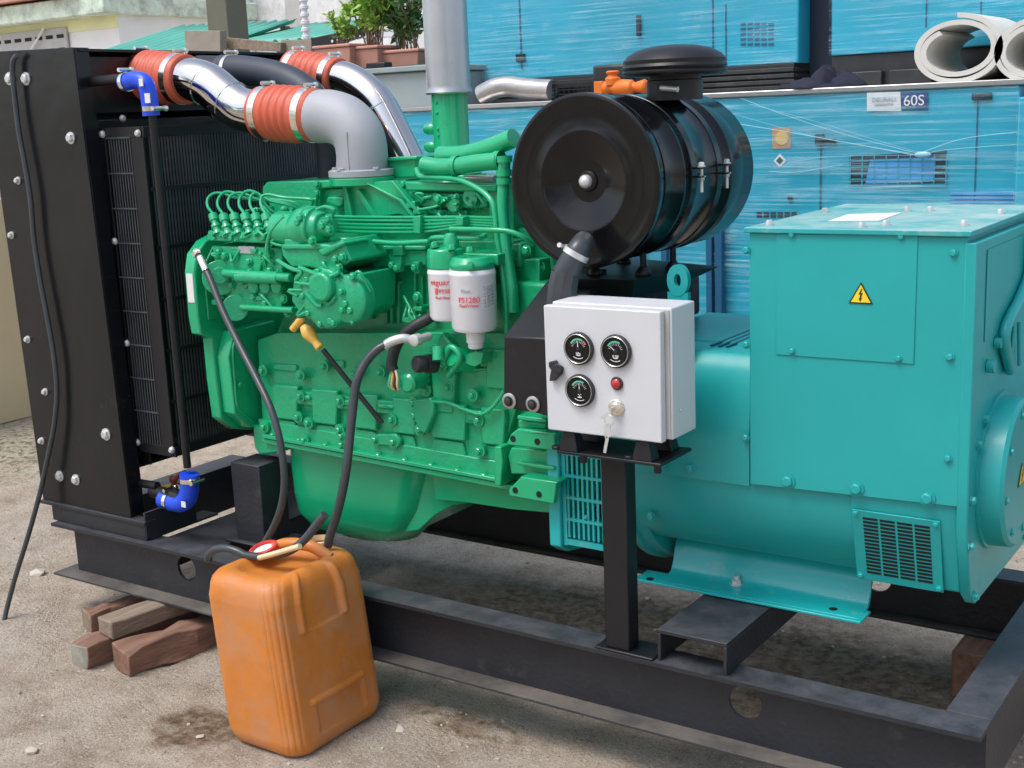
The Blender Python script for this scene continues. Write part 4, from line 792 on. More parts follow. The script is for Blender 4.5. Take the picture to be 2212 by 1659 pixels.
for c_ in range(4):
    for r_ in range(16):
        x = 2.366 + c_ * .0335; t = .07 + r_ * .0535; b.hexa([vp(x, t, .0052), vp(x + .029, t, .0052), vp(x + .029, t + .032, .0052), vp(x, t + .032, .0052)], [vp(x, t, .0058), vp(x + .029, t, .0058), vp(x + .029, t + .032, .0058), vp(x, t + .032, .0058)])
b.build('vent_slots', 'core', vg)
for x, t in ((2.352, .02), (2.507, .02), (2.352, .96), (2.507, .96)): bolt(vg, vp(x, t, .005), nrm, .005, .005, 'tealpale')
# end cover drum and details on the end face
dc = Vector((TX1 + .022, .352, .672)); b = MB(); b.lathe(dc, PXD, [(0, .156), (.005, .156), (.006, .149), (.042, .147), (.049, .140), (.050, .02)], 56); dr = b.build('bearing_cover', 'teal', alt, ang=40)
for k in range(8): a = 2 * PI * k / 8 + .2; bolt(dr, dc + Vector((.050, math.cos(a) * .122, math.sin(a) * .122)), PXD, .006, .005, 'tealpale')
warn(dc + Vector((.0505, -.015, -.005)), .045, dr, 'x')
for y, z in ((.17, .66), (.17, .57), (.215, .455), (.62, .455), (.20, .76), (.24, .80), (.64, .58)): bolt(ef, (TX1 + .022, y, z), PXD, .008, .010, 'teal')
ex_ = TX1 + .023
b = MB(); b.tube([(ex_ + .01, .385, .865), (ex_ + .012, .32, .80 + .15), (ex_ + .012, .43, 1.00), (ex_ + .012, .50, 1.04), (ex_ + .012, .51, 1.09), (ex_ + .012, .515, 1.12)], .011, 12); 
b2 = b.build('cable_conduit', 'teal', ef)
for q0_, q1_, r_ in (((ex_, .30, .935), (ex_ + .012, .30, .935), .010), ((ex_, .25, .90), (ex_ + .014, .25, .90), .013), ((ex_ + .008, .41, .95), (ex_ + .008, .39, .86), .004), ((ex_ + .008, .45, .95), (ex_ + .008, .47, .86), .004)): b = MB(); b.cyl(q0_, q1_, r_, 12); b.build('end_fitting', 'teal', ef)
b = MB(); b.box(ex_, ex_ + .001, .22, .70, .95, 1.12); b.build('rear_cover_panel', 'teal', ef)
# mounting foot, curved down to the cross member
for side in (0, 1):
    b = MB(); rs = []; sec_ = [(.232, .350), (.278, .350), (.294, .3525), (.306, .361), (.314, .375), (.320, .395), (.328, .415), (.345, .43)]
    up = [(y, z + .007) for y, z in sec_]
    poly = sec_ + [(y - (.006 if i > 2 else 0), z) for i, (y, z) in enumerate(up)][::-1]
    for x, cut in ((1.875, 0), (1.905, 0), (2.285, 0), (2.335, 0)):
        rs.append([Vector((x, 2 * YC - y if side else y, z)) for y, z in poly])
    sec2 = [Vector((1.80, y, z)) for y, z in sec_]
    b.rings(rs); ya, yb = (.220, .284) if not side else (2 * YC - .284, 2 * YC - .220); b.box(1.822, 2.345, ya, yb, .3503, .3563)
    f = b.build('mounting_foot', 'tealpale', alt, bev=.0015, ang=50)
    if side == 0:
        p = PZ(1592, 1262, .357); b = MB(); b.lathe((p.x, p.y, .357), UP, [(0, .016), (.003, .0165)], 20); b.hexn((p.x, p.y, .360), UP, .011, .009, 0, False); b.cyl((p.x, p.y, .369), (p.x, p.y, .378), .0065, 12); b.build('foot_bolt', 'zinc', f)
        for u, v in ((1404, 1250), (1800, 1315)):
            p = PZ(u, v, .3575); b = MB(); b.lathe((p.x, p.y, .3565), UP, [(0, .009), (.001, .009)], 20); b.build('bolt_hole', 'core', f)
# lifting eye
b = MB(); c0 = PY(1463, 606, .17); n_ = 28; rs = []
for d in (0, .014):
    o_ = [b.bm.verts.new((c0.x + .024 * math.cos(a), .17 + d, c0.z + .033 * math.sin(a))) if True else None for a in [2 * PI * k / n_ for k in range(n_)]]; i_ = [b.bm.verts.new((c0.x + .008 * math.cos(a), .17 + d, c0.z + .014 * math.sin(a))) for a in [2 * PI * k / n_ for k in range(n_)]]
    for k in range(n_): b.bm.faces.new((o_[k], o_[(k + 1) % n_], i_[(k + 1) % n_], i_[k]))
    rs.append((o_, i_))
for w in (0, 1):
    for k in range(n_): b.bm.faces.new((rs[0][w][k], rs[0][w][(k + 1) % n_], rs[1][w][(k + 1) % n_], rs[1][w][k]))
b.box(c0.x - .0235, c0.x + .0235, .171, .183, .90, c0.z - .025); b.build('lifting_eye', 'teal', alt)
for k in range(3): b = MB(); b.box(2.0 + k * .018, 2.006 + k * .018, .25, .60, .898, .901); b.build('top_groove', 'cyandark', alt)
# ---- control box
CX0, CX1, CZ0, CZ1 = 1.782, 2.054, .764, 1.021
b = MB(); b.box(CX0 + .004, CX1, -.028, .072, CZ0 + .001, CZ1 + .003); cb = b.build('control_box', 'boxw', GEN, bev=.003)
b = MB(); b.box(CX0 + .004, CX1 - .004, -.031, -.028, CZ0 + .004, CZ1 - .002); b.build('door_seal', 'block', cb)
b = MB(); b.box(CX0 - .003, CX1 - .013, -.050, -.0315, CZ0 - .002, CZ1 - .002); dr = b.build('door', 'boxw', cb, bev=.0025)
GG = ((1252.6, 752), (1333, 758), (1255.6, 842.7))
for gi, (u, v) in enumerate(GG):
    p = PY(u, v, -.0505); r = .0335; b = MB()
    b.lathe(p, NY, [(0, r * .96), (.003, r), (.008, r * .98), (.010, r * .90), (.010, r * .86), (.006, r * .80)], 48, 0, False); b.lathe(p + Vector((0, -.0058, 0)), NY, [(0, r * .82), (.0004, r * .82)], 40, 1)
    b.lathe(p, NY, [(.0095, r * .875), (.0103, r * .89), (.0108, r * .87), (.0103, r * .85)], 48, 2, False)
    def arc(a0, a1, r0, r1, mi):
        k = 12; P1 = []; P2 = []
        for i in range(k + 1): a = math.radians(a0 + (a1 - a0) * i / k); P1.append((p.x + r * r1 * math.cos(a), p.z + r * r1 * math.sin(a))); P2.append((p.x + r * r0 * math.cos(a), p.z + r * r0 * math.sin(a)))
        for i in range(k): b.quad([(P1[i][0], p.y - .0066, P1[i][1]), (P1[i + 1][0], p.y - .0066, P1[i + 1][1]), (P2[i + 1][0], p.y - .0066, P2[i + 1][1]), (P2[i][0], p.y - .0066, P2[i][1])], mi)
    arc(60, 150, .52, .62, 4)
    if gi == 0: arc(28, 55, .52, .62, 5)
    for t in range(11): a = 160 - t * 14; arc(a - 1.2, a + 1.2, .36, .50, 3)
    aa = math.radians((95, 140, 92)[gi]); dx, dz = math.cos(aa), math.sin(aa); b.quad([(p.x - dz * .0012, p.y - .0072, p.z + dx * .0012), (p.x + dz * .0012, p.y - .0072, p.z - dx * .0012), (p.x + dx * r * .5, p.y - .0072, p.z + dz * r * .5), (p.x + dx * r * .5 - dz * .0004, p.y - .0072, p.z + dz * r * .5)], 3)
    b.lathe(p + Vector((0, -.0066, 0)), NY, [(0, r * .12), (.0015, r * .10)], 16, 0)
    arc(235, 300, .58, .62, 3); arc(250, 290, .38, .44, 3)
    g = b.build('gauge', ['rubber', 'filter', 'clamp', 'whiteink', 'greenink', 'redink'], dr)
    g['label'] = ('gauge with green and red arc, upper left on the door', 'gauge at upper right of the door', 'gauge at lower left of the door')[gi]
    text(('kPa', '0 50', '°C')[gi], .0075, (p.x, p.y - .0068, p.z - r * .30), 'whiteink', g, 'dial_lettering')
p = PY(1333.5, 828, -.0505); b = MB(); b.lathe(p, NY, [(0, .013), (.003, .0135), (.005, .012), (.005, .0095)], 28, 1, False); b.lathe(p + Vector((0, -.003, 0)), NY, [(0, .010), (.004, .0095), (.007, .006), (.008, .002)], 24, 0); b.build('indicator_lamp', ['redlamp', 'frame'], dr)
p = PY(1332, 880, -.0505); b = MB(); b.lathe(p, NY, [(0, .0175), (.002, .0175), (.003, .015), (.006, .015), (.007, .011), (.013, .0105), (.014, .006)], 32); ks = b.build('key_switch', 'clamp', dr)
b = MB(); b.box(p.x - .0012, p.x + .0012, p.y - .026, p.y - .012, p.z - .004, p.z + .004); b.hexa([(p.x - .020, p.y - .026, p.z - .016), (p.x - .003, p.y - .026, p.z - .004), (p.x + .002, p.y - .026, p.z - .008), (p.x - .018, p.y - .026, p.z - .020)], [(p.x - .020, p.y - .028, p.z - .016), (p.x - .003, p.y - .028, p.z - .004), (p.x + .002, p.y - .028, p.z - .008), (p.x - .018, p.y - .028, p.z - .020)]); b.build('key', 'zinc', dr)
b = MB(); k0 = p + Vector((-.006, -.020, -.022)); b.tube([k0 + Vector((.010 * math.cos(a), 0, .010 * math.sin(a))) for a in [2 * PI * i / 10 for i in range(11)]], .0009, 6); q = k0 + Vector((-.004, 0, -.010))
b.hexa([q + Vector((-.008, -.001, 0)), q + Vector((.006, -.001, .003)), q + Vector((.008, -.001, -.022)), q + Vector((-.006, -.001, -.028))], [q + Vector((-.008, .001, 0)), q + Vector((.006, .001, .003)), q + Vector((.008, .001, -.022)), q + Vector((-.006, .001, -.028))])
q2 = q + Vector((-.001, 0, -.024)); b.hexa([q2 + Vector((-.003, -.001, 0)), q2 + Vector((.004, -.001, 0)), q2 + Vector((-.004, -.001, -.034)), q2 + Vector((-.010, -.001, -.033))], [q2 + Vector((-.003, .001, 0)), q2 + Vector((.004, .001, 0)), q2 + Vector((-.004, .001, -.034)), q2 + Vector((-.010, .001, -.033))]); b.build('spare_key', 'zinc', dr)
b = MB(); h_ = [PY(u, v, -.0505) for u, v in pts(lambda a, c: (1071.4 + .25 * a, 570.2 + .25 * c), (478, 840), (530, 828), (545, 860), (590, 890), (585, 945), (560, 965), (530, 1000), (485, 1005), (490, 950), (500, 910), (480, 880))]
b.hexa([(q.x, -.0505, q.z) for q in h_], [(q.x, -.062, q.z) for q in h_]); q = PY(1207, 796, -.062); b.cyl(q, q - Vector((0, .004, 0)), .010, 20, 0); b.build('door_handle', 'rubber', dr, bev=.003)
for v in (722, 900): q = PY(1425, v, -.045); b = MB(); b.cyl((q.x + .002, -.046, q.z - .006), (q.x + .002, -.046, q.z + .006), .0028, 10); b.build('hinge', 'zinc', dr)
q = PX(1470, 886, CX1 + .0005); bolt(cb, q, PXD, .003, .003, 'zinc', 'bolt_head')

# ================================================================== hoses and cable
def hose(label, cat, pl, r, m='hose', mi=None, group=None, name='fuel_hose'):
    b = MB(); b.tube([PY(u, v, y) for u, v, y in pl], r, 14); return tag(b.build(name, m, bev=0), label, cat, group)
JY = -.13
A1 = thing('fuel_hose', 'dark hose from the left end of the injection pump down into the orange jerrycan', 'hose')
b = MB(); b.tube([PY(u, v, y) for u, v, y in ((441, 575, .03), (455, 605, .02), (480, 668, .0), (512, 735, -.02), (548, 805, -.045), (582, 875, -.07), (602, 940, -.085), (612, 1000, -.09), (614, 1050, -.09), (606, 1100, -.09), (590, 1140, -.085), (572, 1172, -.08), (566, 1186, -.08))], .0088, 14); b.build('rubber_tube', 'hose', A1)
b = MB(); b.tube([PY(u, v, y) for u, v, y in ((427, 552, .07), (432, 556, .04), (441, 575, .03), (446, 586, .025))], .0105, 12); b.hexn(PY(427, 548, .065), NY, .011, .012); b.build('end_fitting', 'clamp', A1)
A2 = thing('fuel_hose', 'dark hose with braided end from the engine side down into the jerrycan neck', 'hose')
b = MB(); b.tube([PY(u, v, y) for u, v, y in ((842, 741, .06), (815, 755, .04), (790, 783, .02), (772, 820, .0), (765, 860, -.01), (757, 930, -.03), (750, 1000, -.05), (740, 1060, -.06), (728, 1110, -.065), (712, 1160, -.07), (708, 1180, -.07))], .0105, 14); b.build('rubber_tube', 'hose', A2)
b = MB(); b.tube([PY(u, v, y) for u, v, y in ((830, 748, .052), (845, 738, .06), (870, 731, .075), (890, 735, .09))], .011, 14); b.lathe(P(892, 736, .075), (0, 1, 0), [(0, .010), (.002, .014), (.02, .014), (.022, .010), (.06, .010)], 16); b.build('end_fitting', 'zinc', A2)
b = MB(); b.tube([PY(u, v, y) for u, v, y in ((450, 1209, -.19), (451, 1198, -.20), (463, 1188, -.21), (485, 1184, -.21), (510, 1190, -.205), (530, 1200, -.20))], .0098, 14); b.tube([PY(u, v, y) for u, v, y in ((588, 1200, -.19), (618, 1193, -.18), (642, 1180, -.165), (665, 1158, -.15), (685, 1132, -.14), (702, 1112, -.135))], .0102, 14)
b.tube([PY(u, v, y) for u, v, y in ((528, 1199, -.20), (560, 1203, -.195), (590, 1200, -.19))], .0095, 14)
tag(b.build('short_hose', 'hose'), 'short loose hose lying across the top of the jerrycan with its open end up', 'hose')
b = MB(); cv = thing('wiring_cable', 'black corrugated cable beside the fuel filters ending in bare coloured wires', 'cable')
b.tube([PY(u, v, y) for u, v, y in ((945, 672, .16), (925, 688, .15), (895, 705, .13), (868, 728, .12), (853, 755, .12), (846, 785, .12), (849, 800, .12))], .0135, 14); b.build('conduit', 'rubber', cv)
for k, m in enumerate(('greenink', 'amber', 'maroon', 'cream')):
    b = MB(); b.tube([PY(847 + k * 2, 796, .118), PY(843 + k * 5, 815, .112), PY(840 + k * 6, 832, .11), PY(848 + k * 4, 842, .115)], .0028, 6); b.build('wire', m, cv)
cl = [(38, 119, .004), (29, 130, .002), (27, 155, .001), (32, 210, .001), (42, 290, .0), (55, 360, .0), (66, 430, .0), (74, 520, .0), (88, 610, .0), (105, 700, .0), (118, 780, .0), (123, 850, .0), (117, 920, -.005), (103, 990, -.01), (85, 1070, -.02), (60, 1160, -.05), (35, 1240, -.08), (16, 1310, -.11), (8, 1348, -.13)]
b = MB(); b.tube([PY(u, v, y) for u, v, y in cl], .0072, 12); tag(b.build('power_cable', 'hose'), 'thin black cable hanging down the radiator side plate to the ground', 'cable')
# ================================================================== jerrycan
jc = thing('jerrycan', 'worn orange plastic jerrycan with hoses in its top in front of the skid', 'jerrycan')
b = MB(); jx, jy, hw, hd, hh = 1.112, -.168, .1185, .158, .425
def jring(z, k, kx=0, c_=.045, rib=1.0, dx=0):
    dx = .036 - .044 * z / hh
    r = []; n_ = 25; w_, d_ = (hw + kx) * k, (hd + kx) * k
    for sx, sy, a0 in ((-1, -1, 180), (1, -1, 270), (1, 1, 0), (-1, 1, 90)):
        cc_ = c_ * .9 if (sx, sy) == (1, -1) else c_
        for i in range(n_): a = math.radians(a0 + 90 * i / (n_ - 1)); g = -.0022 * rib * (i % 6 in (0, 1)) if (sx, sy) in ((1, -1), (-1, 1)) and 0 < i < n_ - 1 else 0; r.append(Vector((jx + dx + sx * (w_ - cc_) + (cc_ + g) * math.cos(a), jy + sy * (d_ - cc_) + (cc_ + g) * math.sin(a), z)))
        m0 = {0: (0, -1), 1: (1, 0), 2: (0, 1), 3: (-1, 0)}[[(-1, -1), (1, -1), (1, 1), (-1, 1)].index((sx, sy))]
        nx = {(-1, -1): (1, -1), (1, -1): (1, 1), (1, 1): (-1, 1), (-1, 1): (-1, -1)}[(sx, sy)]
        e0 = r[-1]; e1 = Vector((jx + dx + nx[0] * (w_ - c_) + c_ * m0[0], jy + nx[1] * (d_ - c_) + c_ * m0[1], z))
        if m0[0] != 0: e1 = Vector((jx + dx + nx[0] * w_, jy + nx[1] * (d_ - c_), z))
        else: e1 = Vector((jx + dx + nx[0] * (w_ - c_), jy + nx[1] * d_, z))
        for t in range(1, 40):
            q = e0.lerp(e1, t / 40); tt = t / 40; zz_ = z / hh; o = 0
            if m0 == (1, 0):                              # the wide side: moulded frames and ribs
                if .10 < zz_ < .26 and .18 < tt < .86: o = -.0055
                if .66 < zz_ < .95 and (abs(tt - .14) < .035 or abs(tt - .78) < .035): o = .0065
                if .66 < zz_ < .95 and .2 < tt < .72: o = -.004
                if .27 < zz_ < .30 and .1 < tt < .9: o = .006
            o += .0035 * math.sin(PI * zz_) * math.sin(PI * tt)
            q = q + Vector((m0[0], m0[1], 0)) * o * (1 if rib else 0); r.append(q)
    return r
rs = [jring(.001, .80, 0, .04, 0), jring(.002, .88, 0, .045, 0), jring(.008, .945, 0, .05, .3), jring(.022, .985, 0, .05, .6)]
NZ = 96
for i in range(NZ + 1): z = .036 + (.352 - .036) * i / NZ; rs.append(jring(z, 1 - .02 * (z / hh)))
for z, k in ((.366, .972), (.380, .955), (.392, .925), (.401, .87), (.406, .78), (.407, .66)): rs.append(jring(z, k, 0, .05, .5))
rs.append(jring(.400, .58, 0, .04, 0)); rs.append(jring(.386, .52, 0, .035, 0)); rs.append(jring(.384, .3, 0, .02, 0))
b.rings(rs); jb = b.build('body', 'jerry', jc, ang=75)
b = MB(); b.tube([(jx - .075, jy + .03, .398), (jx - .04, jy + .04, .425), (jx + .03, jy + .055, .428), (jx + .075, jy + .075, .40)], .014, 14); b.build('handle', 'jerry', jc)
p = PZ(690, 1172, .408); b = MB(); b.lathe((p.x, p.y, .385), UP, [(0, .032), (.024, .030), (.026, .032), (.032, .032), (.033, .027), (.02, .026)], 32, 0, False); b.build('neck', 'cream', jc)
p = PZ(572, 1180, .425); b = MB(); b.lathe((p.x, p.y, .408), (-.12, -.22, 1), [(0, .020), (.003, .034), (.016, .035), (.018, .032), (.018, .028), (.012, .027)], 36, 0, False); b.lathe((p.x - .001, p.y - .002, .416), (-.12, -.22, 1), [(0, .0275), (.002, .0275)], 28, 1); tag(b.build('screw_cap', ['jcap', 'white']), 'red screw cap with white inside, lying on top of the jerrycan', 'cap')
b = MB(); b.tube([PY(u, v, -.20) for u, v in ((560, 1205), (590, 1197), (620, 1188), (648, 1180))], .0065, 10); tag(b.build('rope', 'cream'), 'cream strip of cord beside the loose hose on the jerrycan', 'cord')
# ================================================================== wrapped canopies behind
film = bpy.data.materials.new('stretch film'); film.use_nodes = True; n = film.node_tree; N = n.nodes; L = n.links; N.clear()
o_ = N.new('ShaderNodeOutputMaterial'); mxs = N.new('ShaderNodeMixShader'); tr = N.new('ShaderNodeBsdfTransparent'); df = N.new('ShaderNodeBsdfPrincipled'); df.inputs['Base Color'].default_value = (.42, .68, .78, 1); df.inputs['Roughness'].default_value = .22
tc = N.new('ShaderNodeTexCoord')
def wr(scale, rot, lo, hi, amt, det=5, dist=1.2):
    mp = N.new('ShaderNodeMapping'); mp.inputs['Scale'].default_value = scale; mp.inputs['Rotation'].default_value = (0, rot, 0); L.new(tc.outputs['Object'], mp.inputs[0])
    a = N.new('ShaderNodeTexNoise'); a.inputs['Scale'].default_value = 1; a.inputs['Detail'].default_value = det; a.inputs['Roughness'].default_value = .62; a.inputs['Distortion'].default_value = dist; L.new(mp.outputs[0], a.inputs['Vector'])
    r = N.new('ShaderNodeMapRange'); r.inputs[1].default_value = lo; r.inputs[2].default_value = hi; r.inputs[4].default_value = amt; L.new(a.outputs['Fac'], r.inputs[0]); return a.outputs['Fac'], r.outputs[0]
f1_, r1_ = wr((2.0, 1, 95), .05, .47, .70, .75, 7, .5); f2_, r2_ = wr((2.2, 1, 26), -.12, .55, .72, .60, 7, 1.0); fm_, rm_ = wr((2.4, 1, 4.5), .2, .40, .62, 1.0, 4, 1.5); f3_, r3_ = wr((.9, 1, 2.2), 0, .45, .75, .10, 3, .2)
m1 = N.new('ShaderNodeMath'); m1.operation = 'MAXIMUM'; L.new(r1_, m1.inputs[0]); L.new(r2_, m1.inputs[1]); mk_ = N.new('ShaderNodeMath'); mk_.operation = 'MULTIPLY_ADD'; mk_.inputs[1].default_value = .75; mk_.inputs[2].default_value = .25; L.new(rm_, mk_.inputs[0]); mm_ = N.new('ShaderNodeMath'); mm_.operation = 'MULTIPLY'; L.new(m1.outputs[0], mm_.inputs[0]); L.new(mk_.outputs[0], mm_.inputs[1]); m2 = N.new('ShaderNodeMath'); m2.operation = 'ADD'; m2.use_clamp = True; L.new(mm_.outputs[0], m2.inputs[0]); L.new(r3_, m2.inputs[1])
bp = N.new('ShaderNodeBump'); bp.inputs['Strength'].default_value = .6; bp.inputs['Distance'].default_value = .01; ad_ = N.new('ShaderNodeMath'); L.new(f1_, ad_.inputs[0]); L.new(f2_, ad_.inputs[1]); L.new(ad_.outputs[0], bp.inputs['Height']); L.new(bp.outputs[0], df.inputs['Normal'])
L.new(m2.outputs[0], mxs.inputs[0]); L.new(tr.outputs[0], mxs.inputs[1]); L.new(df.outputs[0], mxs.inputs[2]); L.new(mxs.outputs[0], o_.inputs[0]); M['film'] = film
M['filmstrand'] = mat('gathered film', (.28, .56, .66), .3, 0, .1, 20)
def filmsheet(x0, x1, y, z0, z1, parent, sid=1):
    b = MB(); nx, nz_ = 60, 30; V = [[b.bm.verts.new((x0 + (x1 - x0) * i / nx, y + .006 * noise.noise(Vector((i * .25, j * 1.3, sid * 7))), z0 + (z1 - z0) * j / nz_)) for i in range(nx + 1)] for j in range(nz_ + 1)]
    for j in range(nz_):
        for i in range(nx): b.bm.faces.new((V[j][i], V[j][i + 1], V[j + 1][i + 1], V[j + 1][i]))
    return b.build('stretch_film', 'film', parent, ang=90)
YL, YU = 2.5, 3.0
LOW = thing('wrapped_generator_canopy', 'light blue generator canopy in stretch film standing on the ground, with the 60S label', 'generator canopy')
zl = 1.428
b = MB(); b.box(-.95, 2.09, YL, 3.7, .38, zl - .01); body = b.build('canopy_body', 'cyan', LOW, bev=.006)
b = MB(); b.box(-.97, 2.11, YL - .012, 3.72, zl - .009, zl + .012); b.build('roof_panel', 'galv', LOW, bev=.004)
b = MB(); b.box(-.93, 2.07, YL + .02, 3.68, .16, .379); b.box(-.93, 2.07, YL + .3, YL + .4, 0, .16); b.build('base_skid', 'frame', LOW, bev=.004)
def seams(parent, us, y, v0, v1, w=.005):
    for u in us:
        a = PY(u, v0, y); c_ = PY(u, v1, y); b = MB(); b.box(a.x - w, a.x + w, y - .0025, y - .0005, min(a.z, c_.z), max(a.z, c_.z)); b.build('door_seam', 'cyandark', parent)
seams(LOW, (1774,), YL, 300, 620, .004); seams(LOW, (2113,), YL, 215, 560, .003)
b = MB(); a = PY(1562, 520, YL); c_ = PY(1578, 705, YL)
b.box(a.x - .014, a.x + .016, YL - .05, YL - .01, c_.z, a.z + .1); b.build('door_post', 'cyandark', LOW, bev=.003)
for u in (1385, 1443, 1540): a = PY(u, 545, YL); c_ = PY(u + 6, 700, YL); b = MB(); b.box(a.x - .013, a.x + .013, YL - .04, YL - .01, c_.z, a.z + .1); b.build('door_post', 'cyandark', LOW, bev=.003)
a = PY(1500, 698, YL); b = MB(); b.box(a.x - .3, a.x + .42, YL - .06, YL - .005, a.z - .03, a.z + .008); b.build('sill_rail', 'frame', LOW, bev=.003)
def decal(name, uv, y, m, parent, th=.002):
    q = [PY(u, v, y) for u, v in uv]; b = MB(); b.hexa([(p.x, y, p.z) for p in q], [(p.x, y - th, p.z) for p in q]); return b.build(name, m, parent)
YD = YL - .001
# window opening with grid
w = decal('window_opening', ((1835, 338), (2045, 325), (2045, 395), (1835, 400)), YD, 'darkgap', LOW)
decal('window_sheet', ((1880, 345), (2022, 340), (2018, 392), (1870, 396)), YD - .003, 'lblue', w)
b = MB()
for k in range(9): u = 1837 + k * 26; p0 = PY(u, 334, YD - .006); p1 = PY(u, 398, YD - .006); b.box(p0.x - .002, p0.x + .002, YD - .008, YD - .006, p1.z, p0.z)
for k in range(5): v = 345 + k * 13; p0 = PY(1835, v + 3, YD); p1 = PY(2045, v - 3, YD); b.box(p0.x, p1.x, YD - .008, YD - .006, p0.z - .002, p0.z + .002)
b.build('window_grid', 'cyan', w)
decal('warning_plate', ((1668, 276), (1708, 274), (1708, 320), (1669, 322)), YD, 'tan', LOW); q = PY(1689, 298, YD - .003); b = MB(); b.cyl(q, q - Vector((0, .002, 0)), .026, 24); b.build('warning_disc', 'amber', LOW)
b = MB(); q = PY(1685, 347, YD); s_ = .026
b.hexa([(q.x - s_, YD, q.z), (q.x, YD, q.z - s_), (q.x + s_, YD, q.z), (q.x, YD, q.z + s_)], [(q.x - s_, YD - .002, q.z), (q.x, YD - .002, q.z - s_), (q.x + s_, YD - .002, q.z), (q.x, YD - .002, q.z + s_)], 0); s_ = .015
b.hexa([(q.x - s_, YD - .002, q.z), (q.x, YD - .002, q.z - s_), (q.x + s_, YD - .002, q.z), (q.x, YD - .002, q.z + s_)], [(q.x - s_, YD - .003, q.z), (q.x, YD - .003, q.z - s_), (q.x + s_, YD - .003, q.z), (q.x, YD - .003, q.z + s_)], 1); b.build('diamond_label', ['label', 'satin'], LOW)
b = MB()
for (u, v, wd, ht) in ((1772, 300, .018, .02), (1790, 305, .03, .008), (1708, 428, .009, .009), (2122, 208, .034, .012)): q = PY(u, v, YD); b.box(q.x - wd, q.x + wd, YD - .012, YD, q.z - ht, q.z + ht)
b.build('door_latch', 'satin', LOW, bev=.003)
pl = decal('paper_sign', ((1873, 200), (1945, 198), (1947, 240), (1873, 240)), YD - .004, 'label', LOW); nl = decal('number_plate', ((1947, 200), (2005, 199), (2004, 236), (1947, 236)), YD - .005, 'navy', LOW)
text('60S', .052, PY(1974, 218, YD - .0085), 'whiteink', nl); text('DEURALI', .022, PY(1909, 215, YD - .0075), 'greyink', pl); text('GENERATOR', .012, PY(1909, 226, YD - .0075), 'greyink', pl)
for (u0, u1, v0, v1) in ((1635, 1725, 458, 470),): 
    for k in range(6): uu = u0 + k * 15; decal('vent_slot', ((uu, v0), (uu + 11, v0), (uu + 11, v1), (uu, v1)), YD, 'darkgap', LOW)
for k in range(5): q0 = PY(2055, 418 + k * 9, YD); q1 = PY(2200, 416 + k * 9, YD); b = MB(); b.box(q0.x, q1.x, YD - .006, YD, q0.z - .004, q0.z + .004); b.build('vent_louvre', 'lblue', LOW)
filmsheet(-.94, 2.09, YL - .022, .40, zl - .01, LOW, 1)
for k, l in enumerate((((1545, 235), (1640, 262), (1780, 300), (1985, 334)), ((1600, 212), (1700, 250), (1830, 292), (1985, 332)), ((1560, 262), (1700, 285), (1850, 312), (1980, 336)), ((1620, 225), (1760, 262), (1900, 305), (1990, 330)), ((1985, 333), (2060, 322), (2200, 312)), ((1990, 330), (2080, 300), (2200, 285)), ((1700, 352), (1800, 338), (1985, 335)), ((1660, 370), (1720, 372), (1820, 355)))):
    b = MB(); b.tube([PY(u, v, YL - .034) for u, v in l], .0007 + .0004 * (k % 3), 6); b.build('film_strand', 'filmstrand', LOW)
b = MB(); b.ball(PY(1993, 334, YL - .036), .02, 12, 0, (1.5, .5, .6)); b.build('film_knot', 'filmstrand', LOW)
# upper row
zb0 = 1.54
UP1 = thing('wrapped_generator_canopy', 'blue wrapped canopy stacked on top, left of the dark gap', 'generator canopy')
def ux(u, v=100): return PY(u, v, YU).x
xa, xb = ux(985), ux(1725); zt2 = 2.55
b = MB(); b.box(xa, xb, YU, YU + 1.0, zb0 + .01, zt2); b.build('canopy_body', 'cyan', UP1, bev=.006)
b = MB()
for k in range(4): b.box(xa + .02, xb - .01, YU - .02 - k * .003, YU + .9, 1.445 + k * .024, 1.461 + k * .024)
b.box(xa + .03, xb - .02, YU, YU + .88, 1.441, zb0 + .009); b.build('base_skid', 'frame', UP1, bev=.002)
seams(UP1, (1122, 1540), YU, 0, 150, .004); seams(UP1, (1568,), YU, 10, 140, .003)
YE_ = YU - .001
b = MB()
for (u, v, wd, ht) in ((1381, 55, .010, .045), (1126, 125, .024, .018), (1778, 0, .02, .015), (1775, 108, .02, .02)):
    if u < 1700: q = PY(u, v, YE_); b.box(q.x - wd, q.x + wd, YE_ - .014, YE_, q.z - ht, q.z + ht)
b.build('door_latch', 'satin', UP1, bev=.003)
for r_ in range(5):
    for c_ in range(5): decal('vent_slot', ((1600 + c_ * 15, 50 + r_ * 11), (1611 + c_ * 15, 49 + r_ * 11), (1611 + c_ * 15, 54 + r_ * 11), (1600 + c_ * 15, 55 + r_ * 11)), YE_, 'cyandark', UP1)
filmsheet(xa, xb, YU - .025, zb0 + .01, zt2, UP1, 2)
UP2 = thing('wrapped_generator_canopy', 'blue wrapped canopy stacked on top, right of the dark gap and behind the foam rolls', 'generator canopy')
xc, xd = ux(1795), 3.0
b = MB(); b.box(xc, xd, YU, YU + 1.0, zb0 + .03, zt2); b.build('canopy_body', 'cyan', UP2, bev=.006)
b = MB(); b.box(xc + .0, xd, YU + .01, YU + .9, 1.441, zb0 + .029)
for k in range(3): b.box(xc + .05 + k * .2, xc + .22 + k * .2, YU - .03, YU + .01, 1.442, 1.50)
b.build('base_skid', 'frame', UP2, bev=.004); seams(UP2, (2002,), YU, 0, 60, .003); seams(UP2, (2120,), YU, 0, 30, .003)
filmsheet(xc, xd, YU - .025, zb0 + .03, zt2, UP2, 3)
b = MB(); b.box(xb + .001, xc - .001, YU + .12, YU + .2, 1.441, zt2); pst = b.build('dark_post', 'darkgap'); tag(pst, 'dark blue post filling the gap between the two upper canopies', 'post')
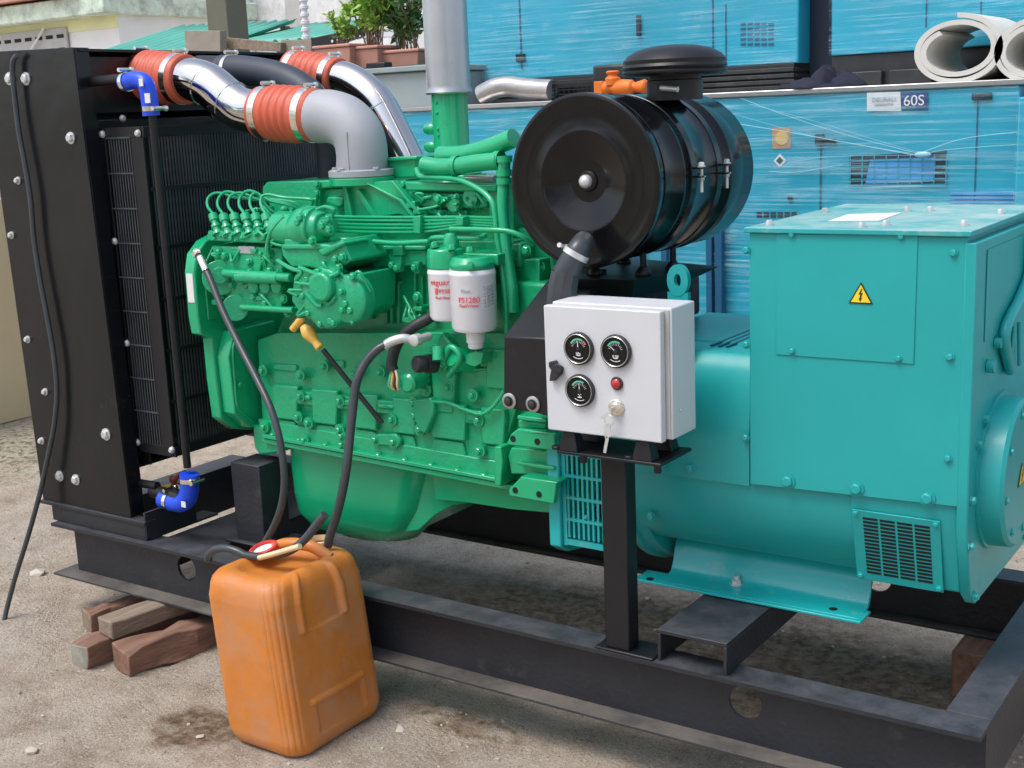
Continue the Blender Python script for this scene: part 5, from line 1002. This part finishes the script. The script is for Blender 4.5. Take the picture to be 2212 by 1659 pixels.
RS = thing('wrapped_generator_canopy', 'blue canopy just entering the frame at the right edge, behind the alternator', 'generator canopy')
b = MB(); b.box(2.10, 3.4, YL - .06, 3.6, .36, zl - .05); b.build('canopy_body', 'cyan', RS, bev=.006); b = MB(); b.box(2.12, 3.4, YL - .03, 3.6, .02, .359); b.build('base_skid', 'frame', RS, bev=.004)
filmsheet(2.10, 3.4, YL - .08, .36, zl - .05, RS, 4)
# things lying on the lower canopy
def foamroll(u, v, rr, label, turns=2.4, y0=2.52, y1=2.92, a_off=0, flat=.9):
    c_ = PY(u, v, y0); rz_ = rr; b = MB(); n_ = int(turns * 40); inner = []; outer = []; th = .021
    for i in range(n_ + 1):
        t = i / n_; a = a_off + t * turns * 2 * PI; r_ = rr * (.62 + .32 * t) * (1 + (.10 * (1 - t) + .015) * math.sin(2 * a + 1.2)); 
        inner.append((c_.x + r_ * math.cos(a), c_.z + flat * r_ * math.sin(a))); r2 = r_ + th; outer.append((c_.x + r2 * math.cos(a), c_.z + flat * r2 * math.sin(a)))
    for i in range(n_):
        q = [inner[i], inner[i + 1], outer[i + 1], outer[i]]
        b.quad([(x, y0, z) for x, z in q]); b.quad([(x, y1, z) for x, z in q]); b.quad([(inner[i][0], y0, inner[i][1]), (inner[i + 1][0], y0, inner[i + 1][1]), (inner[i + 1][0], y1, inner[i + 1][1]), (inner[i][0], y1, inner[i][1])]); b.quad([(outer[i][0], y0, outer[i][1]), (outer[i + 1][0], y0, outer[i + 1][1]), (outer[i + 1][0], y1, outer[i + 1][1]), (outer[i][0], y1, outer[i][1])])
    for e in (0, n_): b.quad([(inner[e][0], y0, inner[e][1]), (inner[e][0], y1, inner[e][1]), (outer[e][0], y1, outer[e][1]), (outer[e][0], y0, outer[e][1])])
    bmesh.ops.remove_doubles(b.bm, verts=b.bm.verts[:], dist=1e-5); return tag(b.build('foam_roll', 'foam', ang=50), label, 'foam roll')
foamroll(2066, 108, .148, 'whole grey white foam roll lying on the lower canopy', 1.9, y1=2.95, a_off=2.2, flat=.80)
foamroll(2246, 105, .148, 'second foam roll cut off by the right edge of the photo', 2.2, y1=2.95, a_off=.4, flat=.82)
b = MB(); q = PY(1780, 178, 2.56)
for (dx, dy, sx, sz) in ((-.05, 0, .11, .035), (.02, .05, .12, .055), (.08, .02, .07, .04), (-.0, .02, .05, .07)):
    rs = []
    for i in range(1, 9):
        t = PI * i / 9; rs.append([Vector((q.x + dx + math.sin(t) * math.cos(a) * sx * (1 + .25 * math.sin(5 * a + i)), q.y + dy + math.sin(t) * math.sin(a) * .08, zl + .012 + max(0, math.cos(t)) * sz * (1 + .3 * math.sin(4 * a + i * 2)))) for a in [2 * PI * k / 18 for k in range(18)]])
    b.rings(rs)
tag(b.build('cloth', 'cloth', ang=60), 'crumpled dark blue cloth at the foot of the dark gap', 'cloth')
# black plastic crate
cr = PY(1160, 222, 2.56); c2_ = PY(1400, 170, 2.56); b = MB(); x0, x1, z0, z1 = cr.x, c2_.x, zl + .014, c2_.z
b.box(x0, x1, 2.56, 2.57, z1 - .018, z1); b.box(x0, x1, 2.56, 2.57, z0, z0 + .01); b.box(x0, x0 + .035, 2.56, 2.57, z0, z1); b.box(x1 - .02, x1, 2.56, 2.57, z0, z1); b.box(x0, x0 + .01, 2.57, 2.85, z0, z1); b.box(x1 - .01, x1, 2.57, 2.85, z0, z1); b.box(x0, x1, 2.85, 2.86, z0, z1); b.box(x0 + .01, x1 - .01, 2.57, 2.85, z0, z0 + .006)
for k in range(20): x = x0 + .04 + k * (x1 - x0 - .06) / 20; b.box(x, x + .003, 2.562, 2.568, z0, z1)
for k in range(4): z = z0 + .02 + k * .018; b.box(x0, x1, 2.561, 2.567, z, z + .004)
tag(b.build('plastic_crate', 'satin'), 'black plastic mesh crate on the lower canopy behind the air filter', 'crate')
b = MB(); q = PY(1338, 192, 2.5); y = 2.50; g_ = Vector((q.x, y, zl + .03))
b.lathe(g_ + Vector((-.07, 0, .02)), PXD, [(0, .028), (.02, .03), (.03, .02), (.08, .034), (.13, .03), (.14, .018), (.17, .025), (.19, .03), (.2, .02)], 18); b.lathe(g_ + Vector((-.03, 0, .03)), UP, [(0, .03), (.03, .032), (.04, .018), (.055, .03), (.06, .02)], 16); b.box(g_.x - .11, g_.x - .07, y - .02, y + .02, g_.z - .01, g_.z + .05)
tag(b.build('valve_fitting', 'orangep', bev=.003), 'bright orange valve fitting just left of the rain cap neck', 'fitting')
b = MB(); q = PY(1040, 200, 2.52); q1 = PY(1160, 195, 2.52); b.tube([Vector((q.x - .02, 2.55, zl + .05)), Vector((q.x + .05, 2.55, zl + .075)), Vector((q.x + .12, 2.56, zl + .082)), Vector((q.x + .2, 2.56, zl + .07)), Vector((q1.x + .05, 2.56, zl + .055))], .045, 18)
tag(b.build('wrapped_pipe', 'silver'), 'film wrapped silver elbow pipe with pinkish end on the lower canopy', 'pipe')
b = MB(); q = PY(1300, 160, 2.9); b.box(q.x - .05, q.x + .12, 2.9, 3.0 - .03, zl + .013, zl + .16); tag(b.build('black_box', 'frame', bev=.012), 'small black box behind the crate, left of the rain cap', 'box')
# ================================================================== yard clutter and houses at the left
b = MB(); y0 = 2.62; T0 = PY(790, 152, y0); T1 = PY(926, 145, y0); B0 = PY(870, 236, y0)
b.hexa([(T0.x + .05, y0 + .01, B0.z), (T1.x + .02, y0 + .01, B0.z), (T1.x + .02, 3.0, B0.z), (T0.x + .05, 3.0, B0.z)], [(T0.x, y0, T0.z - .02), (T1.x + .04, y0, T0.z - .02), (T1.x + .04, 3.05, T0.z - .02), (T0.x, 3.05, T0.z - .02)]); tr_ = b.build('trough_body', 'trough', bev=.01)
tg = thing('metal_trough', 'grey metal bin with a rimmed lid on the canopy, below the plants', 'bin'); tr_.parent = tg
b = MB(); b.box(T0.x - .03, T1.x + .06, y0 - .02, 3.07, T0.z - .019, T0.z + .006); b.build('rim', 'trough', tg, bev=.004)
q = PY(813, 140, y0 + .05); b = MB(); b.box(q.x - .06, q.x + .06, q.y - .01, q.y + .05, T0.z + .007, T0.z + .035); tag(b.build('rubber_block', 'satin', bev=.006), 'small black block on the rim of the grey bin', 'block')
def plant(cx, cy, z, h, w, nl, m, label, name='potted_plant', seed=1, parent=None):
    rn = random.Random(seed); b = MB()
    for s in range(max(4, nl // 26)):
        a = rn.uniform(0, 6.28); tip = Vector((cx + math.cos(a) * w * rn.uniform(.2, 1), cy + math.sin(a) * w * .6 * rn.uniform(.2, 1), z + h * rn.uniform(.55, 1))); base = Vector((cx + rn.uniform(-.3, .3) * w, cy, z)); mid = base.lerp(tip, .5) + Vector((0, 0, h * .12))
        b.tube([base, mid, tip], .004, 5, 1, res=3)
        for k in range(26):
            t = rn.uniform(.25, 1.0); p = base.lerp(mid, t * 2) if t < .5 else mid.lerp(tip, t * 2 - 1); d = Vector((rn.gauss(0, 1), rn.gauss(0, 1), rn.gauss(.3, .6))).normalized(); l_ = rn.uniform(.035, .075) * (h / .3) ** .5; sd_ = d.cross(Vector((rn.gauss(0, 1), rn.gauss(0, 1), rn.gauss(0, 1)))).normalized() * l_ * .2
            b.quad([p, p + d * l_ * .5 + sd_, p + d * l_, p + d * l_ * .5 - sd_])
    o = b.build('leaves', [m, 'woodg'], parent, ang=180); return o
for (u, v, y, h, w, n_, m, lb, pw, ph) in ((745, 145, 3.3, .22, .20, 260, 'leaf', 'terracotta planter with a light green herb at the left of the grey bin', .13, .12), (812, 140, 3.35, .42, .20, 620, 'leaf', 'tall bright green leafy plant in a terracotta pot above the bin', .10, .10), (885, 140, 3.4, .30, .26, 620, 'leafd', 'dark green bushy plant beside the exhaust pipe', .14, .08)):
    q = PY(u, v, y); t = thing('potted_plant', lb, 'plant', group='pot plants above the grey bin'); b = MB(); zb_ = q.z - .02
    b.hexa([(q.x - pw * .85, y - .08, zb_), (q.x + pw * .85, y - .08, zb_), (q.x + pw * .85, y + .08, zb_), (q.x - pw * .85, y + .08, zb_)], [(q.x - pw, y - .1, zb_ + ph), (q.x + pw, y - .1, zb_ + ph), (q.x + pw, y + .1, zb_ + ph), (q.x - pw, y + .1, zb_ + ph)]); b.box(q.x - pw - .008, q.x + pw + .008, y - .108, y + .108, zb_ + ph + .001, zb_ + ph + .018); b.build('pot', 'terracotta', t, bev=.006)
    plant(q.x, y, zb_ + ph + .01, h, w, n_, m, lb, seed=u, parent=t)
q = PY(870, 160, 3.4); b = MB(); b.box(q.x - .75, q.x + .5, 3.15, 3.6, PY(812, 140, 3.35).z - .06, PY(812, 140, 3.35).z - .022); 
for x in (q.x - .7, q.x + .4): b.box(x, x + .05, 3.2, 3.25, 0, PY(812, 140, 3.35).z - .061)
tag(b.build('plant_shelf', 'concrete'), 'rough low shelf that carries the row of pot plants', 'shelf')
t = thing('tree_branch', 'leafy branches hanging in at the top beside the exhaust pipe', 'tree'); plant(PY(880, 20, 4.5).x, 4.5, 2.0, .55, .35, 500, 'leafd', '', seed=5, parent=t)
b = MB(); q = PY(905, 0, 4.5); b.tube([(q.x + .5, 4.7, 0), (q.x + .48, 4.7, 1.2), (q.x + .3, 4.6, 2.1), (q.x, 4.5, 2.7)], .05, 8); b.build('trunk', 'woodg', t)
# post, ringed pole, crate, planks, black bars
b = MB(); a = PY(443, 0, 5.0); c_ = PY(487, 0, 5.0); b.box(a.x, c_.x, 5.0, 5.22, 0, 3.2); tag(b.build('concrete_post', 'concrete', bev=.01), 'square olive grey post rising out of the top of the photo', 'post')
b = MB(); a = PY(660, 60, 4.6); prf = [(0, .03)]
for k in range(42): prf += [(1.2 + k * .05, .022), (1.205 + k * .05, .031), (1.225 + k * .05, .031), (1.23 + k * .05, .022)]
b.lathe((a.x, 4.6, 0), UP, prf, 14); tag(b.build('ringed_pole', 'label', ang=25), 'thin white ringed pole left of the pot plants', 'pole')
def slab(name, uv, y, d, m, label, cat, legs=True):
    q = [PY(u, v, y) for u, v in uv]; b = MB(); b.hexa([(p.x, y, p.z) for p in q], [(p.x, y + d, p.z) for p in q])
    if legs:
        xs_ = sorted(p.x for p in q); zm = min(p.z for p in q)
        for x in (xs_[0] + .02, xs_[-1] - .06): b.box(x, x + .04, y + .02, y + .06, 0, zm + .02)
    return tag(b.build(name, m, bev=.003), label, cat)
slab('rough_board', ((398, 66), (475, 66), (476, 126), (402, 124)), 3.9, .06, 'crate', 'square beige end board standing above the red hose', 'board')
slab('plank', ((476, 80), (606, 92), (606, 112), (477, 104)), 4.0, .05, 'woodg', 'grey brown plank running right from the beige board', 'plank')
slab('plank', ((607, 86), (672, 86), (672, 112), (607, 112)), 4.05, .05, 'crate', 'short pale plank ending at the ringed pole', 'plank')
slab('metal_bar', ((560, 120), (726, 108), (726, 132), (560, 134)), 3.6, .05, 'satin', 'black bar behind the rear red hose', 'bar')
b_ = slab('metal_bar', ((672, 82), (776, 62), (776, 78), (690, 108), (674, 108)), 3.9, .06, 'satin', 'tilted black bar with white dots left of the tall plant', 'bar')
b = MB()
for k in range(6): q = PY(718 + k * 12, 89 - k * 2.2, 3.898); b.cyl(q, q - Vector((0, .003, 0)), .009 - .0008 * k, 10)
b.build('dot', 'label', b_)
slab('sheet_panel', ((775, 52), (855, 56), (855, 80), (775, 82)), 4.3, .04, 'label', 'pale panel between the tilted bar and the plants', 'panel')
# corrugated roofs on posts
def roofing(uv0, uv1, y0, y1, rise, label, amp=.022, pitch=.15):
    a = PY(*uv0, y0); c_ = PY(*uv1, y0); z0 = (a.z + c_.z) / 2; n_ = int((c_.x - a.x) / pitch * 8); b = MB(); V = []
    for j in range(5):
        t = j / 4; V.append([b.bm.verts.new((a.x + (c_.x - a.x) * i / n_, y0 + (y1 - y0) * t, z0 + (c_.z - a.z) * (i / n_ - .5) + rise * t + amp * math.cos(2 * PI * i / 8))) for i in range(n_ + 1)])
    for j in range(4):
        for i in range(n_): b.bm.faces.new((V[j][i], V[j][i + 1], V[j + 1][i + 1], V[j + 1][i]))
    t = thing('lean_to', label, 'shed'); r = b.build('roof', 'roof', t, ang=180); so_ = r.modifiers.new('thick', 'SOLIDIFY'); so_.thickness = .006
    for x in (a.x + .1, c_.x - .15):
        for y in (y0 + .1, y1 - .1): b = MB(); b.box(x, x + .07, y, y + .07, 0, z0 + rise * (y - y0) / (y1 - y0) - .05); b.build('post', 'woodg', t)
    return t
roofing((170, 130), (420, 122), 6.2, 7.6, .36, 'mint green corrugated lean-to roof left of the beige board')
roofing((470, 100), (800, 78), 6.6, 8.0, .24, 'mint green corrugated roof right of the olive post')
# pale house with vent blocks and mossy fascia; white house behind
hs_ = thing('house', 'pale yellow and white house with vent block window and mossy eave at top left', 'house')
YH = 9.0; xr = PY(256, 60, YH).x; b = MB(); b.box(xr - 6, xr, YH, YH + 4, 0, 3.6); b.build('wall', 'wallw', hs_)
b = MB(); zz0 = PY(100, 76, YH).z; b.box(xr - 6, xr - .0, YH - .015, YH - .002, zz0, zz0 + .45); b.build('yellow_band', 'cream2', hs_)
b = MB(); zz1 = PY(140, 42, YH - .3).z; b.box(xr - 6, xr + .12, YH - .30, YH + 4.2, zz1 + .02, zz1 + .26); b.build('fascia', 'eave', hs_, bev=.02)
b = MB(); b.box(xr - 6, xr - .35, YH - .42, YH + 4.2, zz1 + .29, zz1 + .34); b.build('roof', 'terracotta', hs_)
wq0 = PY(-5, 130, YH); wq1 = PY(148, 58, YH); b = MB(); b.box(wq0.x, wq1.x, YH - .05, YH - .02, wq0.z, wq1.z); wv = b.build('vent_block_window', 'block', hs_, bev=.004)
for r_ in range(4):
    for c_ in range(7): x = wq0.x + .05 + c_ * (wq1.x - wq0.x) / 7.1; z = wq1.z - .10 - r_ * .17; b = MB(); b.box(x, x + (wq1.x - wq0.x) / 11, YH - .0535, YH - .0505, z - .035, z + .012); b.build('vent_opening', 'core', wv)
b = MB(); q0 = PY(55, 128, YH - .1); q1 = PY(95, 60, YH - .1); b.tube([q0, q1], .015, 6, smooth=False); b.build('brace', 'label', wv)
h2_ = thing('house', 'tall white plastered building with mould streaks filling the top behind the pole', 'house')
YW = 11.5; b = MB(); xw = PY(262, 60, YW).x; xm = PY(560, 40, YW).x; xe = PY(1100, 20, YW).x; b.box(xw, xm, YW, YW + 4, 0, 6); b.build('wall', 'wallw', h2_); b = MB(); b.box(xm + .002, xe, YW - .12, YW + 4, 0, 6); b.build('stained_wall', 'walls', h2_)
b = MB(); q0 = PY(620, 30, YW - .13); q1 = PY(650, 0, YW - .13); b.box(q0.x, q1.x, YW - .16, YW - .121, q0.z - .3, q0.z + .6); b.build('vent', 'block', h2_)
# tan board at far left
b = MB(); b.box(-2.46, -2.40, -.2, 2.1, .0, 1.09); tag(b.build('board_panel', 'ply', bev=.004), 'tan board panel standing upright behind the radiator at the left edge', 'board')
b = MB(); b.box(-3.6, -2.9, .8, 3.4, 0, 1.30); tag(b.build('pallet_stack', 'foam', bev=.01), 'pale stacked sheets behind the tan board', 'sheets')
# unseen trees added behind the viewer to give the glossy paint a dark reflection
def reflection_tree(x, y, h, seed):
    rn = random.Random(seed); t = thing('reflection_tree', 'unseen leafy tree added behind the viewer for reflections', 'tree', group='trees added behind the viewer for reflections'); b = MB(); b.lathe((x, y, 0), (0, 0, 1), [(0, .22), (h * .4, .15), (h * .7, .08)], 10); b.build('trunk', 'woodg', t); b = MB()
    for c_ in range(26):
        cx, cy, cz = x + rn.gauss(0, 1.1), y + rn.gauss(0, .9), h * rn.uniform(.35, 1); R0 = rn.uniform(.4, .8)
        for k in range(60):
            p = Vector((cx, cy, cz)) + Vector((rn.gauss(0, 1), rn.gauss(0, 1), rn.gauss(0, .7))).normalized() * R0 * rn.uniform(.6, 1); d = Vector((rn.gauss(0, 1), rn.gauss(0, 1), rn.gauss(0, 1))).normalized() * .22; e = d.orthogonal().normalized() * .08
            b.quad([p, p + d * .5 + e, p + d, p + d * .5 - e])
    b.build('crown', 'leafd', t, ang=180)
for i, (x, y, h) in enumerate(((-5, -9.5, 5.0), (-1.2, -11, 5.6), (3.0, -10.5, 4.8), (7.5, -9.5, 5.5))): reflection_tree(x, y, h, 40 + i)
# ------------------------------------------------------------------ give every thing its origin at its own base
bpy.context.view_layer.update()
def wverts(o, acc):
    if o.type == 'MESH':
        mw = o.matrix_world; acc += [mw @ Vector(c) for c in o.bound_box]
    for c in o.children: wverts(c, acc)
    return acc
for o in [o for o in COL.objects if o.parent is None and o.get('category')]:
    a = wverts(o, [])
    base = Vector(((min(p.x for p in a) + max(p.x for p in a)) / 2, (min(p.y for p in a) + max(p.y for p in a)) / 2, min(p.z for p in a)))
    if o.type == 'EMPTY':
        o.location = base
        for c in o.children: c.location = Vector(c.location) - base
    else:
        o.data.transform(Matrix.Translation(-base)); o.location = base
        for c in o.children: c.location = Vector(c.location) - base
